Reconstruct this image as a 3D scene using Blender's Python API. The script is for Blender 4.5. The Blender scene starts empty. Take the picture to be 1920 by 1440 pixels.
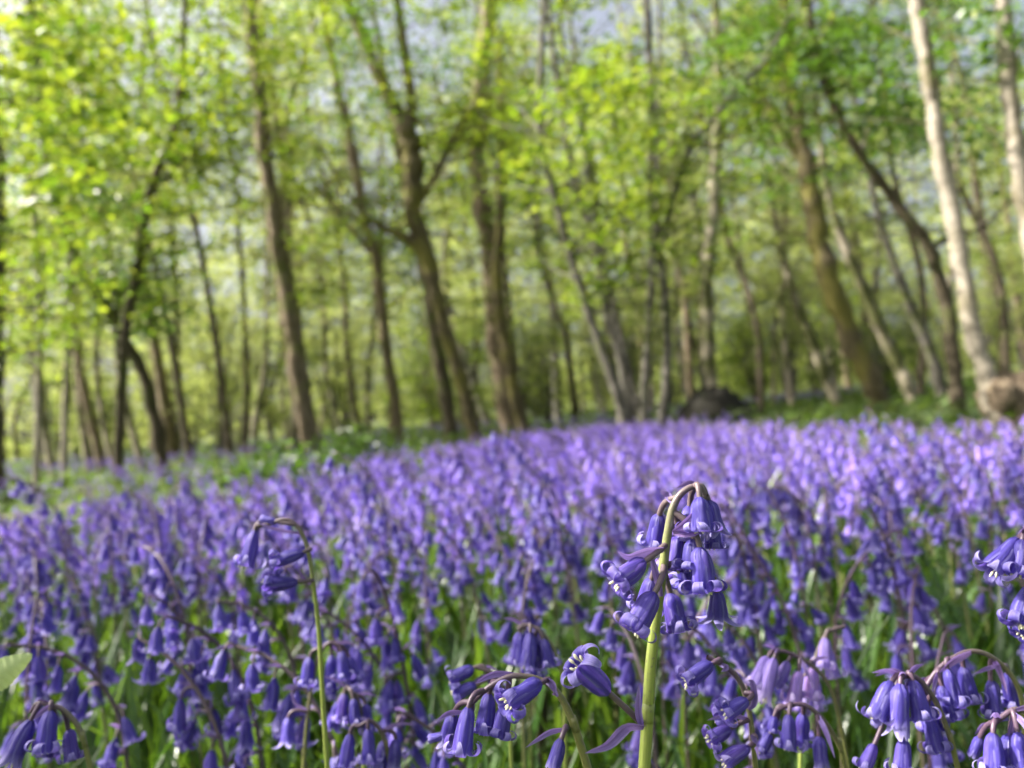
import bpy, math, random
import numpy as np
from mathutils import Vector, Matrix

random.seed(7)
RNG = np.random.default_rng(7)
R = math.radians
scene = bpy.context.scene
col = scene.collection

# ------------------------------------------------------------------ camera, sky, sun
F = 1442.0                      # focal length in pixels of the 1920 px wide photograph
CAMZ = 0.38
cam_d = bpy.data.cameras.new('camera')
cam = bpy.data.objects.new('camera', cam_d)
col.objects.link(cam)
cam_d.sensor_width = 36.0
cam_d.lens = F / 1920 * 36.0
cam_d.clip_start = 0.01
cam_d.clip_end = 500
cam_d.dof.use_dof = True
cam_d.dof.focus_distance = 0.174
cam_d.dof.aperture_fstop = 14.0
CM = Matrix.Rotation(R(90 + 2.4), 4, 'X') @ Matrix.Rotation(R(-5.0), 4, 'Z')
CM = Matrix.Translation((0, 0, CAMZ)) @ CM
cam.matrix_world = CM
scene.camera = cam

SUN_EL, SUN_AZ = R(43), R(273)      # azimuth clockwise from +Y
world = bpy.data.worlds.new('World')
scene.world = world
world.use_nodes = True
wn = world.node_tree
sky = wn.nodes.new('ShaderNodeTexSky')
sky.sky_type = 'NISHITA'
sky.sun_disc = False
sky.sun_elevation = SUN_EL
sky.sun_rotation = SUN_AZ
sky.air_density = 0.7
sky.dust_density = 8.0
hs = wn.nodes.new('ShaderNodeHueSaturation')      # thin April haze: a paler sky
hs.inputs['Saturation'].default_value = 0.6
wn.links.new(sky.outputs[0], hs.inputs['Color'])
wn.links.new(hs.outputs[0], wn.nodes['Background'].inputs[0])
wn.nodes['Background'].inputs[1].default_value = 0.112
sun_d = bpy.data.lights.new('sun', 'SUN')
sun_d.energy = 5.0
sun_d.angle = R(0.5)
sun_d.color = (1.0, 0.94, 0.84)
sun = bpy.data.objects.new('sun', sun_d)
col.objects.link(sun)
SDIR = Vector((math.sin(SUN_AZ) * math.cos(SUN_EL), math.cos(SUN_AZ) * math.cos(SUN_EL), math.sin(SUN_EL)))
sun.rotation_euler = SDIR.to_track_quat('Z', 'Y').to_euler()
vs = scene.view_settings
vs.view_transform = 'Standard'
vs.look = 'None'
vs.gamma = 1.0
vs.exposure = 1.64
cy = scene.cycles
cy.max_bounces = 8
cy.diffuse_bounces = 4
cy.glossy_bounces = 2
cy.transmission_bounces = 4
cy.caustics_reflective = False
cy.caustics_refractive = False
cy.use_adaptive_sampling = True
cy.adaptive_threshold = 0.03
cy.time_limit = 900
cy.use_denoising = True


def W(X, Y, d):
    """the world point seen at pixel X, Y (1920 x 1440) at depth d metres along the view axis"""
    return CM @ Vector(((X - 960) / F * d, -(Y - 720) / F * d, -d))


CMI = CM.inverted()


def P(p):
    c = CMI @ Vector(p)
    d = -c.z
    return 960 + c.x / d * F, 720 - c.y / d * F, d


def dground(X, Y, z=0.0):
    a = W(X, Y, 1.0)
    dz = a.z - CAMZ
    return (z - CAMZ) / dz if dz < -1e-4 else 40.0


# ------------------------------------------------------------------ materials
def new_mat(name):
    m = bpy.data.materials.new(name)
    m.use_nodes = True
    nt = m.node_tree
    nt.nodes.clear()
    return m, nt


def node(nt, t, **kw):
    n = nt.nodes.new(t)
    for k, v in kw.items():
        if k.startswith('i_'):
            n.inputs[k[2:].replace('_', ' ')].default_value = v
        else:
            setattr(n, k, v)
    return n


def c4(c):
    return (c[0], c[1], c[2], 1.0)


def mix(nt, fac, a, b, blend='MIX'):
    n = nt.nodes.new('ShaderNodeMix')
    n.data_type = 'RGBA'
    n.blend_type = blend
    for sock, v in ((n.inputs[0], fac), (n.inputs[6], a), (n.inputs[7], b)):
        if isinstance(v, bpy.types.NodeSocket):
            nt.links.new(v, sock)
        elif isinstance(v, (tuple, list)):
            sock.default_value = c4(v)
        else:
            sock.default_value = v
    return n.outputs[2]


def math_(nt, op, a, b=0.0, clamp=False):
    n = nt.nodes.new('ShaderNodeMath')
    n.operation = op
    n.use_clamp = clamp
    for sock, v in ((n.inputs[0], a), (n.inputs[1], b)):
        if isinstance(v, bpy.types.NodeSocket):
            nt.links.new(v, sock)
        else:
            sock.default_value = v
    return n.outputs[0]


def ramp(nt, fac, stops):
    n = nt.nodes.new('ShaderNodeValToRGB')
    nt.links.new(fac, n.inputs[0])
    cr = n.color_ramp
    while len(cr.elements) < len(stops):
        cr.elements.new(0.5)
    for e, (p, c) in zip(cr.elements, stops):
        e.position = p
        e.color = c4(c) if len(c) == 3 else c
    return n.outputs[0]


def thin_shader(nt, colr, tcol, trans, rough, spec=0.5, bump=None):
    """leaf or petal: reflecting side plus light let through"""
    pr = node(nt, 'ShaderNodeBsdfPrincipled')
    pr.inputs['Roughness'].default_value = rough
    pr.inputs['Specular IOR Level'].default_value = spec
    nt.links.new(colr, pr.inputs['Base Color'])
    tr = node(nt, 'ShaderNodeBsdfTranslucent')
    nt.links.new(tcol, tr.inputs['Color'])
    if bump is not None:
        nt.links.new(bump, pr.inputs['Normal'])
    mx = node(nt, 'ShaderNodeMixShader')
    mx.inputs[0].default_value = trans
    nt.links.new(pr.outputs[0], mx.inputs[1])
    nt.links.new(tr.outputs[0], mx.inputs[2])
    out = node(nt, 'ShaderNodeOutputMaterial')
    nt.links.new(mx.outputs[0], out.inputs[0])


def petal_mat(name, base, tip, dark, tcol, trans=0.35):
    m, nt = new_mat(name)
    uv = node(nt, 'ShaderNodeUVMap', uv_map='UVMap')
    sp = node(nt, 'ShaderNodeSeparateXYZ')
    nt.links.new(uv.outputs[0], sp.inputs[0])
    u, v = sp.outputs[0], sp.outputs[1]
    oi = node(nt, 'ShaderNodeObjectInfo')
    ge = node(nt, 'ShaderNodeNewGeometry')
    rnd = math_(nt, 'ADD', math_(nt, 'MULTIPLY', oi.outputs['Random'], 0.75), math_(nt, 'MULTIPLY', ge.outputs['Random Per Island'], 0.25))
    body = ramp(nt, rnd, [(0.0, dark), (0.42, base), (0.7, tuple(x * 1.25 for x in base)), (1.0, (base[0] * 1.9, base[1] * 1.45, base[2] * 1.2))])
    # darker midrib, paler lines beside it; contrast raised for shade in tepal folds
    dv = math_(nt, 'ABSOLUTE', math_(nt, 'SUBTRACT', u, 0.5))
    mid = math_(nt, 'SUBTRACT', 1.0, math_(nt, 'MULTIPLY', dv, 9.0), True)
    edge = math_(nt, 'MULTIPLY', math_(nt, 'SUBTRACT', dv, 0.33), 5.0, True)
    cc = mix(nt, math_(nt, 'MULTIPLY', mid, 0.75), body, dark)
    cc = mix(nt, math_(nt, 'MULTIPLY', edge, 0.5), cc, tip)
    tipf = math_(nt, 'MULTIPLY', math_(nt, 'SUBTRACT', v, 0.62), 2.6, True)
    cc = mix(nt, math_(nt, 'MULTIPLY', tipf, 0.85), cc, tip)  # tips are truly paler; brightened further to stand for sun glare
    basef = math_(nt, 'SUBTRACT', 1.0, math_(nt, 'MULTIPLY', v, 9.0), True)
    cc = mix(nt, math_(nt, 'MULTIPLY', basef, 0.5), cc, dark)
    mp = node(nt, 'ShaderNodeCombineXYZ')
    nt.links.new(math_(nt, 'MULTIPLY', u, 34.0), mp.inputs[0])
    nt.links.new(math_(nt, 'MULTIPLY', v, 3.0), mp.inputs[1])
    nz = node(nt, 'ShaderNodeTexNoise', i_Scale=1.0, i_Detail=2.0)
    nt.links.new(mp.outputs[0], nz.inputs['Vector'])
    cc = mix(nt, 0.6, cc, ramp(nt, nz.outputs[0], [(0.3, (0.35, 0.35, 0.42)), (0.7, (1.45, 1.45, 1.35))]), 'MULTIPLY')  # streaks also stand for light and shade on folded tepals
    bp = node(nt, 'ShaderNodeBump', i_Strength=0.5, i_Distance=0.0004)
    nt.links.new(nz.outputs[0], bp.inputs['Height'])
    tc = mix(nt, 0.65, cc, tcol)
    thin_shader(nt, cc, tc, trans, 0.40, 0.45, bp.outputs[0])
    return m


def leaf_mat(name, cols, tcols, trans, rough, spec=0.5):
    m, nt = new_mat(name)
    ge = node(nt, 'ShaderNodeNewGeometry')
    rnd = ge.outputs['Random Per Island']
    n = len(cols) - 1
    a = ramp(nt, rnd, [(i / n, c) for i, c in enumerate(cols)])
    b = ramp(nt, rnd, [(i / n, c) for i, c in enumerate(tcols)])
    thin_shader(nt, a, b, trans, rough, spec)
    return m


def solid_mat(name, stops, scale=(8, 8, 2), rough=0.85, bump=0.5, bdist=0.01, detail=5.0, moss=None, mossamt=0.5, spec=0.3):
    m, nt = new_mat(name)
    tc = node(nt, 'ShaderNodeTexCoord')
    mp = node(nt, 'ShaderNodeMapping')
    mp.inputs['Scale'].default_value = scale
    nt.links.new(tc.outputs['Object'], mp.inputs[0])
    nz = node(nt, 'ShaderNodeTexNoise', i_Scale=1.0, i_Detail=detail, i_Roughness=0.65)
    nt.links.new(mp.outputs[0], nz.inputs['Vector'])
    n = len(stops) - 1
    cc = ramp(nt, nz.outputs[0], [(0.28 + 0.44 * i / n, c) for i, c in enumerate(stops)])
    if moss:
        nz2 = node(nt, 'ShaderNodeTexNoise', i_Scale=2.3, i_Detail=6.0)
        nt.links.new(tc.outputs['Object'], nz2.inputs['Vector'])
        f = ramp(nt, nz2.outputs[0], [(0.62 - 0.3 * mossamt, (0, 0, 0)), (0.75 - 0.3 * mossamt, (1, 1, 1))])
        cc = mix(nt, f, cc, moss)
    pr = node(nt, 'ShaderNodeBsdfPrincipled')
    pr.inputs['Roughness'].default_value = rough
    pr.inputs['Specular IOR Level'].default_value = spec
    nt.links.new(cc, pr.inputs['Base Color'])
    bp = node(nt, 'ShaderNodeBump', i_Strength=bump, i_Distance=bdist)
    nt.links.new(nz.outputs[0], bp.inputs['Height'])
    nt.links.new(bp.outputs[0], pr.inputs['Normal'])
    out = node(nt, 'ShaderNodeOutputMaterial')
    nt.links.new(pr.outputs[0], out.inputs[0])
    return m


def stem_mat(name, low, high, v0=0.40, v1=0.75):
    m, nt = new_mat(name)
    uv = node(nt, 'ShaderNodeUVMap', uv_map='UVMap')
    sp = node(nt, 'ShaderNodeSeparateXYZ')
    nt.links.new(uv.outputs[0], sp.inputs[0])
    mr = node(nt, 'ShaderNodeMapRange')
    nt.links.new(sp.outputs[1], mr.inputs[0])
    mr.inputs[1].default_value = v0
    mr.inputs[2].default_value = v1
    mp = node(nt, 'ShaderNodeCombineXYZ')
    nt.links.new(math_(nt, 'MULTIPLY', sp.outputs[0], 14.0), mp.inputs[0])
    nt.links.new(math_(nt, 'MULTIPLY', sp.outputs[1], 10.0), mp.inputs[1])
    nz = node(nt, 'ShaderNodeTexNoise', i_Scale=1.0, i_Detail=3.0)
    nt.links.new(mp.outputs[0], nz.inputs['Vector'])
    fac = math_(nt, 'ADD', mr.outputs[0], math_(nt, 'MULTIPLY', math_(nt, 'SUBTRACT', nz.outputs[0], 0.5), 0.7), True)
    cc = mix(nt, fac, low, high)
    cc = mix(nt, 0.6, cc, ramp(nt, nz.outputs[0], [(0.3, (0.5, 0.5, 0.5)), (0.7, (1.3, 1.3, 1.2))]), 'MULTIPLY')
    mp2 = node(nt, 'ShaderNodeCombineXYZ')
    nt.links.new(math_(nt, 'MULTIPLY', sp.outputs[0], 9.0), mp2.inputs[0])
    nt.links.new(math_(nt, 'MULTIPLY', sp.outputs[1], 130.0), mp2.inputs[1])
    nz2 = node(nt, 'ShaderNodeTexNoise', i_Scale=1.0, i_Detail=4.0)
    nt.links.new(mp2.outputs[0], nz2.inputs['Vector'])
    cc = mix(nt, ramp(nt, nz2.outputs[0], [(0.56, (0, 0, 0)), (0.70, (.7, .7, .7))]), cc, high)
    pr = node(nt, 'ShaderNodeBsdfPrincipled')
    pr.inputs['Roughness'].default_value = 0.42
    pr.inputs['Subsurface Weight'].default_value = 0.15
    pr.inputs['Subsurface Radius'].default_value = (0.002, 0.002, 0.001)
    nt.links.new(cc, pr.inputs['Base Color'])
    out = node(nt, 'ShaderNodeOutputMaterial')
    nt.links.new(pr.outputs[0], out.inputs[0])
    return m


M = {}
M['petal'] = petal_mat('bluebell petal', (0.085, 0.062, 0.37), (0.55, 0.50, 0.86), (0.045, 0.033, 0.25), (0.26, 0.14, 0.80))  # front petals: body colour darkened to stand for shade
M['petal_drift_sun'] = petal_mat('sunlit petal of the drift', (0.27, 0.19, 0.70), (0.72, 0.58, 0.95), (0.06, 0.043, 0.28), (0.46, 0.28, 0.90), 0.45)  # same petal lightened to stand for sun on the drift
M['petal_sunlit'] = petal_mat('sunlit lilac petal', (0.34, 0.25, 0.66), (0.72, 0.62, 0.90), (0.20, 0.14, 0.48), (0.46, 0.30, 0.85), 0.4)  # front petal lightened to stand for sun on two bluebells
M['stem'] = stem_mat('bluebell stem', (0.27, 0.33, 0.075), (0.12, 0.085, 0.10))
M['stem_purple'] = stem_mat('bluebell stem flushed purple', (0.19, 0.20, 0.065), (0.085, 0.05, 0.085), 0.3, 0.8)
M['bract'] = petal_mat('bluebell bract', (0.20, 0.14, 0.42), (0.40, 0.34, 0.60), (0.10, 0.06, 0.20), (0.36, 0.22, 0.6), 0.3)
M['cream'] = solid_mat('cream stamens', [(0.62, 0.60, 0.36), (0.8, 0.78, 0.55)], (300, 300, 300), 0.6, 0.1, 0.0005)
M['blade'] = leaf_mat('bluebell leaf blade', [(0.02, 0.05, 0.008), (0.03, 0.08, 0.011), (0.045, 0.11, 0.015), (0.07, 0.14, 0.03)],
                      [(0.07, 0.16, 0.01), (0.11, 0.22, 0.012), (0.17, 0.30, 0.018), (0.22, 0.36, 0.03)], 0.32, 0.28, 0.6)
M['leaf'] = leaf_mat('spring tree leaf', [(0.04, 0.07, 0.012), (0.06, 0.10, 0.015), (0.085, 0.13, 0.02), (0.13, 0.17, 0.03), (0.17, 0.21, 0.035)],
                     [(0.12, 0.22, 0.012), (0.17, 0.28, 0.015), (0.24, 0.37, 0.02), (0.33, 0.44, 0.025), (0.45, 0.53, 0.035)], 0.42, 0.45, 0.4)
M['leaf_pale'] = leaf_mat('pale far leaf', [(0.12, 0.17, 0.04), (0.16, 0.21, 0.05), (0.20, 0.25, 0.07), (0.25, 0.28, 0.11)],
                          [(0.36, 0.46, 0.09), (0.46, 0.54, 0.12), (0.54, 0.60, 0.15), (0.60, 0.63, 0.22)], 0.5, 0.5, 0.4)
M['leaf_dark'] = leaf_mat('deep green leaf', [(0.03, 0.06, 0.010), (0.045, 0.09, 0.014), (0.06, 0.12, 0.018)],
                          [(0.10, 0.22, 0.015), (0.15, 0.30, 0.02), (0.20, 0.38, 0.03)], 0.35, 0.38, 0.5)
M['herb'] = leaf_mat('woodland herb leaf', [(0.03, 0.055, 0.012), (0.05, 0.085, 0.018), (0.075, 0.12, 0.025)],
                     [(0.09, 0.17, 0.015), (0.14, 0.24, 0.02), (0.20, 0.30, 0.03)], 0.35, 0.5, 0.3)
BARK = {
    'dark': solid_mat('dark brown bark', [(0.030, 0.024, 0.015), (0.075, 0.06, 0.038), (0.15, 0.12, 0.08)], (26, 26, 5), 0.9, 0.7, 0.02, moss=(0.07, 0.085, 0.018), mossamt=0.35),
    'mossy': solid_mat('mossy bark', [(0.035, 0.027, 0.015), (0.10, 0.08, 0.042), (0.21, 0.17, 0.095)], (20, 20, 4), 0.9, 0.7, 0.02, moss=(0.15, 0.135, 0.035), mossamt=0.5),
    'tan': solid_mat('tan bark', [(0.06, 0.045, 0.03), (0.17, 0.13, 0.085), (0.32, 0.25, 0.18)], (24, 24, 5), 0.9, 0.6, 0.015, moss=(0.13, 0.14, 0.04), mossamt=0.3),
    'pale': solid_mat('pale grey bark', [(0.13, 0.11, 0.085), (0.28, 0.245, 0.195), (0.40, 0.36, 0.295)], (14, 14, 26), 0.75, 0.4, 0.006, moss=(0.15, 0.13, 0.075), mossamt=0.35),
    'sunflecked': solid_mat('mottled grey-tan bark', [(0.10, 0.085, 0.06), (0.28, 0.24, 0.18), (0.48, 0.42, 0.33)], (9, 9, 5), 0.85, 0.5, 0.012, moss=(0.085, 0.09, 0.03), mossamt=0.6),  # strong light and dark patches stand for sun flecks on trunks
    'grey': solid_mat('smooth grey bark', [(0.04, 0.036, 0.03), (0.10, 0.09, 0.075), (0.22, 0.205, 0.17)], (18, 18, 10), 0.8, 0.4, 0.008, moss=(0.08, 0.09, 0.03), mossamt=0.3),
}


# ------------------------------------------------------------------ mesh buffers
class Buf:
    """quads with uv and material slots, gathered as arrays"""
    def __init__(s):
        s.v, s.f, s.uv, s.mi, s.n = [], [], [], [], 0

    def add(s, v, f, uv=None, mi=0):
        v = np.asarray(v, float)
        f = np.asarray(f, int)
        if uv is None:
            uv = np.zeros((len(v), 2))
        s.v.append(v)
        s.f.append(f + s.n)
        s.uv.append(np.asarray(uv, float))
        s.mi.append(np.full(len(f), mi, int))
        s.n += len(v)

    def arr(s):
        return np.concatenate(s.v), np.concatenate(s.f), np.concatenate(s.uv), np.concatenate(s.mi)

    def mesh(s, name, mats, smooth=True):
        v, f, uv, mi = s.arr()
        me = bpy.data.meshes.new(name)
        me.vertices.add(len(v))
        me.vertices.foreach_set('co', v.astype(np.float32).ravel())
        me.loops.add(f.size)
        me.loops.foreach_set('vertex_index', f.astype(np.int32).ravel())
        me.polygons.add(len(f))
        me.polygons.foreach_set('loop_start', np.arange(0, f.size, 4, dtype=np.int32))
        me.polygons.foreach_set('material_index', mi.astype(np.int32))
        ul = me.uv_layers.new(name='UVMap')
        ul.data.foreach_set('uv', uv[f.ravel()].astype(np.float32).ravel())
        for m in mats:
            me.materials.append(m)
        me.polygons.foreach_set('use_smooth', np.full(len(f), smooth))
        me.update(calc_edges=True)
        me.validate()
        return me


def link(name, me, parent=None, mw=None):
    o = bpy.data.objects.new(name, me)
    col.objects.link(o)
    if parent:
        o.parent = parent
    if mw is not None:
        o.matrix_local = mw
    return o


def tag(o, label=None, cat=None, group=None, kind=None):
    if label:
        o['label'] = label
    if cat:
        o['category'] = cat
    if group:
        o['group'] = group
    if kind:
        o['kind'] = kind
    return o


def empty(name, loc, label, cat, group=None):
    o = bpy.data.objects.new(name, None)
    o.empty_display_size = 0.05
    col.objects.link(o)
    o.location = loc
    return tag(o, label, cat, group)


def smooth_path(pts, rad, n):
    """Catmull-Rom through points, with radii"""
    p = np.array([list(q) for q in pts], float)
    r = np.array(rad, float)
    a = np.concatenate([[2 * p[0] - p[1]], p, [2 * p[-1] - p[-2]]])
    out, ro = [], []
    for i in range(len(p) - 1):
        p0, p1, p2, p3 = a[i:i + 4]
        for t in np.linspace(0, 1, n, endpoint=False):
            out.append(0.5 * (2 * p1 + (p2 - p0) * t + (2 * p0 - 5 * p1 + 4 * p2 - p3) * t * t + (3 * p1 - p0 - 3 * p2 + p3) * t ** 3))
            ro.append(r[i] * (1 - t) + r[i + 1] * t)
    out.append(p[-1])
    ro.append(r[-1])
    return np.array(out), np.array(ro)


def tube(buf, path, rad, sides=8, mi=0, rough=0.0, rng=None, v0=0.0, v1=1.0):
    path = np.asarray(path, float)
    rad = np.asarray(rad, float)
    n = len(path)
    tan = np.gradient(path, axis=0)
    tan /= np.linalg.norm(tan, axis=1, keepdims=True) + 1e-12
    ref = np.array([0.13, 1.0, 0.07])
    if abs(np.dot(tan[n // 2], ref)) > 0.9:
        ref = np.array([1.0, 0.1, 0.05])
    a = np.cross(tan, ref)
    a /= np.linalg.norm(a, axis=1, keepdims=True) + 1e-12
    b = np.cross(tan, a)
    ang = np.linspace(0, 2 * math.pi, sides, endpoint=False)
    rr = rad[:, None] * np.ones((n, sides))
    if rough and rng is not None:
        k = rng.uniform(-1, 1, (n, sides))
        k = (k + np.roll(k, 1, 1) + np.roll(k, 1, 0)) / 3
        rr = rr * (1 + rough * k)
    v = path[:, None] + rr[..., None] * (np.cos(ang)[None, :, None] * a[:, None] + np.sin(ang)[None, :, None] * b[:, None])
    uv = np.stack(np.broadcast_arrays(ang[None] / (2 * math.pi), np.linspace(v0, v1, n)[:, None]), -1)
    i, j = np.meshgrid(np.arange(n - 1), np.arange(sides), indexing='ij')
    j2 = (j + 1) % sides
    f = np.stack([i * sides + j, i * sides + j2, (i + 1) * sides + j2, (i + 1) * sides + j], -1).reshape(-1, 4)
    buf.add(v.reshape(-1, 3), f, uv.reshape(-1, 2), mi)


# ------------------------------------------------------------------ bluebell parts
def bell_arrays(nu, nv, seed, phi=230, flare=0.0, smax=1.42, open_=1.0, Rr=0.215, tepals=6):
    """one nodding bell along +Z: base at the origin, mouth near z = 1; six tepals with curled-back tips"""
    rng = np.random.default_rng(seed)
    B = Buf()
    for k in range(tepals):
        a0 = k * 2 * math.pi / tepals + rng.uniform(-.05, .05)
        inner = k % 2
        ph = R(phi) * rng.uniform(0.8, 1.12)
        sm = smax * rng.uniform(0.95, 1.04)
        s0 = (0.90 if phi > 150 else 0.80) + rng.uniform(-.03, .03)
        ss = np.concatenate([np.linspace(0, s0, max(2, int(nu * .42)), endpoint=False), np.linspace(s0, sm, nu - max(2, int(nu * .42)) + 1)])
        r, z = [], []
        cr = cz = 0
        last = None
        for s in ss:
            if s <= s0:
                rad = Rr * (0.25 + 0.75 * (1 - math.exp(-s / 0.11))) * (0.93 + 0.16 * s ** 2 * open_) * (0.955 if inner else 1.0)
                rad += flare * s ** 3 * Rr
                r.append(rad)
                z.append(s)
            else:
                q = (s - s0) / (sm - s0)
                an = ph * q ** 0.85
                ds = s - last
                r.append(r[-1] + math.sin(an) * ds)
                z.append(z[-1] + math.cos(an) * ds)
            last = s
        r, z = np.array(r), np.array(z)
        hw = np.where(ss < 0.62, 1.0, np.clip(1 - ((ss - 0.62) / (sm - 0.62 + 0.02)) ** 1.5, 0.0, 1) ** 0.7)
        span = math.tan(math.pi / tepals) * 1.10
        hwm = np.minimum(r, Rr * 1.08) * span * hw + 0.006
        t = np.linspace(-1, 1, nv + 1)
        lat = hwm[:, None] * t[None]
        drift = rng.uniform(-.16, .16) * np.clip((ss - s0 + .1) / (sm - s0 + .1), 0, 1) ** 2
        wob = (rng.normal(0, .012) * np.sin(ss * rng.uniform(5, 9) + k))
        rt = np.minimum(r, Rr * 1.1)[:, None] * 1.25
        sag = rt - np.sqrt(np.clip(rt ** 2 - lat ** 2, 0, None))
        curlf = np.clip((ss - s0) / (sm - s0), 0, 1)[:, None]
        ridge = 0.09 * Rr * (1 - np.abs(t) * 2.2)[None] * (1 - curlf)
        rad = np.array([math.cos(a0), math.sin(a0), 0])
        tg = np.array([-math.sin(a0), math.cos(a0), 0])
        v = rad * (r[:, None] + wob[:, None] - sag * (1 - 0.6 * curlf) + ridge)[..., None] + tg * (lat + drift[:, None])[..., None] + np.array([0, 0, 1.0]) * z[:, None, None]
        uv = np.stack(np.broadcast_arrays((t[None] + 1) / 2, (ss / sm)[:, None]), -1)
        n, mm = len(ss), nv + 1
        i, j = np.meshgrid(np.arange(n - 1), np.arange(nv), indexing='ij')
        f = np.stack([i * mm + j, i * mm + j + 1, (i + 1) * mm + j + 1, (i + 1) * mm + j], -1).reshape(-1, 4)
        B.add(v.reshape(-1, 3), f, uv.reshape(-1, 2))
    return B


def stamen_buf(seed):
    rng = np.random.default_rng(seed)
    B = Buf()
    for k in range(6):
        a = k * math.pi / 3 + rng.uniform(-.2, .2)
        d = np.array([math.cos(a), math.sin(a), 0])
        L = rng.uniform(0.86, 1.02)
        tube(B, [d * .10 + [0, 0, .35], d * .11 + [0, 0, .7], d * .12 + [0, 0, L - .12]], [.012, .012, .012], 5)
        c = d * .125 + np.array([0, 0, L - .06])
        ax = np.array([d[0] * .3, d[1] * .3, 1.0])
        tube(B, [c - ax * .07, c - ax * .04, c, c + ax * .04, c + ax * .07], [.006, .026, .030, .026, .006], 6)
    return B


HB = [dict(phi=330, smax=1.62), dict(phi=270, smax=1.50), dict(phi=400, smax=1.72), dict(phi=200, smax=1.36, flare=.12), dict(phi=95, smax=1.22, flare=.45), dict(phi=45, smax=1.12)]
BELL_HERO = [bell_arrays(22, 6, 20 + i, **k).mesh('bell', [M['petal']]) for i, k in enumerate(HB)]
BELL_SUNLIT = []  # bells with sunlight put into the petal colour
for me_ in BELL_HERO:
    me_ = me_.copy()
    me_.materials[0] = M['petal_sunlit']
    BELL_SUNLIT.append(me_)
# a closed bud: a slim spindle of six tepals
BUD = bell_arrays(14, 4, 40, phi=-75, smax=1.0, Rr=0.13).mesh('bud', [M['petal']])
STAMEN = [stamen_buf(i).mesh('stamens', [M['cream']]) for i in range(2)]
BELL_MID = [bell_arrays(9, 2, 60 + i, **k).mesh('bell', [M['petal']]) for i, k in enumerate(HB)]
BELL_MID_ARR = [bell_arrays(9, 2, 60 + i, **k).arr() for i, k in enumerate(HB)]
BELL_LOW_ARR = [bell_arrays(5, 1, 80 + i, tepals=4, **k).arr() for i, k in enumerate(HB)]


def bell_matrix(base, d, L, wid=None, roll=0.0):
    d = Vector(d).normalized()
    q = d.to_track_quat('Z', 'Y')
    w = wid if wid else L
    return Matrix.Translation(base) @ q.to_matrix().to_4x4() @ Matrix.Rotation(roll, 4, 'Z') @ Matrix.Diagonal((w, w, L, 1))


def bez(p0, p1, p2, n):
    t = np.linspace(0, 1, n)[:, None]
    p0, p1, p2 = (np.array(list(p)) for p in (p0, p1, p2))
    return (1 - t) ** 2 * p0 + 2 * t * (1 - t) * p1 + t * t * p2


def bract_buf(pts, wid, mi=0, B=None):
    """a narrow pointed keeled bract along points"""
    B = B or Buf()
    path, _ = smooth_path(pts, [1] * len(pts), 5)
    n = len(path)
    tan = np.gradient(path, axis=0)
    tan /= np.linalg.norm(tan, axis=1, keepdims=True) + 1e-12
    view = np.array([0.25, 1.0, 0.3])
    s = np.cross(tan, view)
    s /= np.linalg.norm(s, axis=1, keepdims=True) + 1e-12
    nn = np.cross(s, tan)
    t = np.linspace(0, 1, n)
    w = wid * np.clip(np.sin(np.pi * (0.16 + 0.84 * t)) ** 0.8, 0.04, 1)
    v = np.stack([path - s * w[:, None] - nn * w[:, None] * .5, path, path + s * w[:, None] - nn * w[:, None] * .5], 1)
    uv = np.stack(np.broadcast_arrays(np.array([0, .5, 1.0])[None], t[:, None] * .8), -1)
    i, j = np.meshgrid(np.arange(n - 1), np.arange(2), indexing='ij')
    f = np.stack([i * 3 + j, i * 3 + j + 1, (i + 1) * 3 + j + 1, (i + 1) * 3 + j], -1).reshape(-1, 4)
    B.add(v.reshape(-1, 3), f, uv.reshape(-1, 2), mi)
    return B


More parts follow.
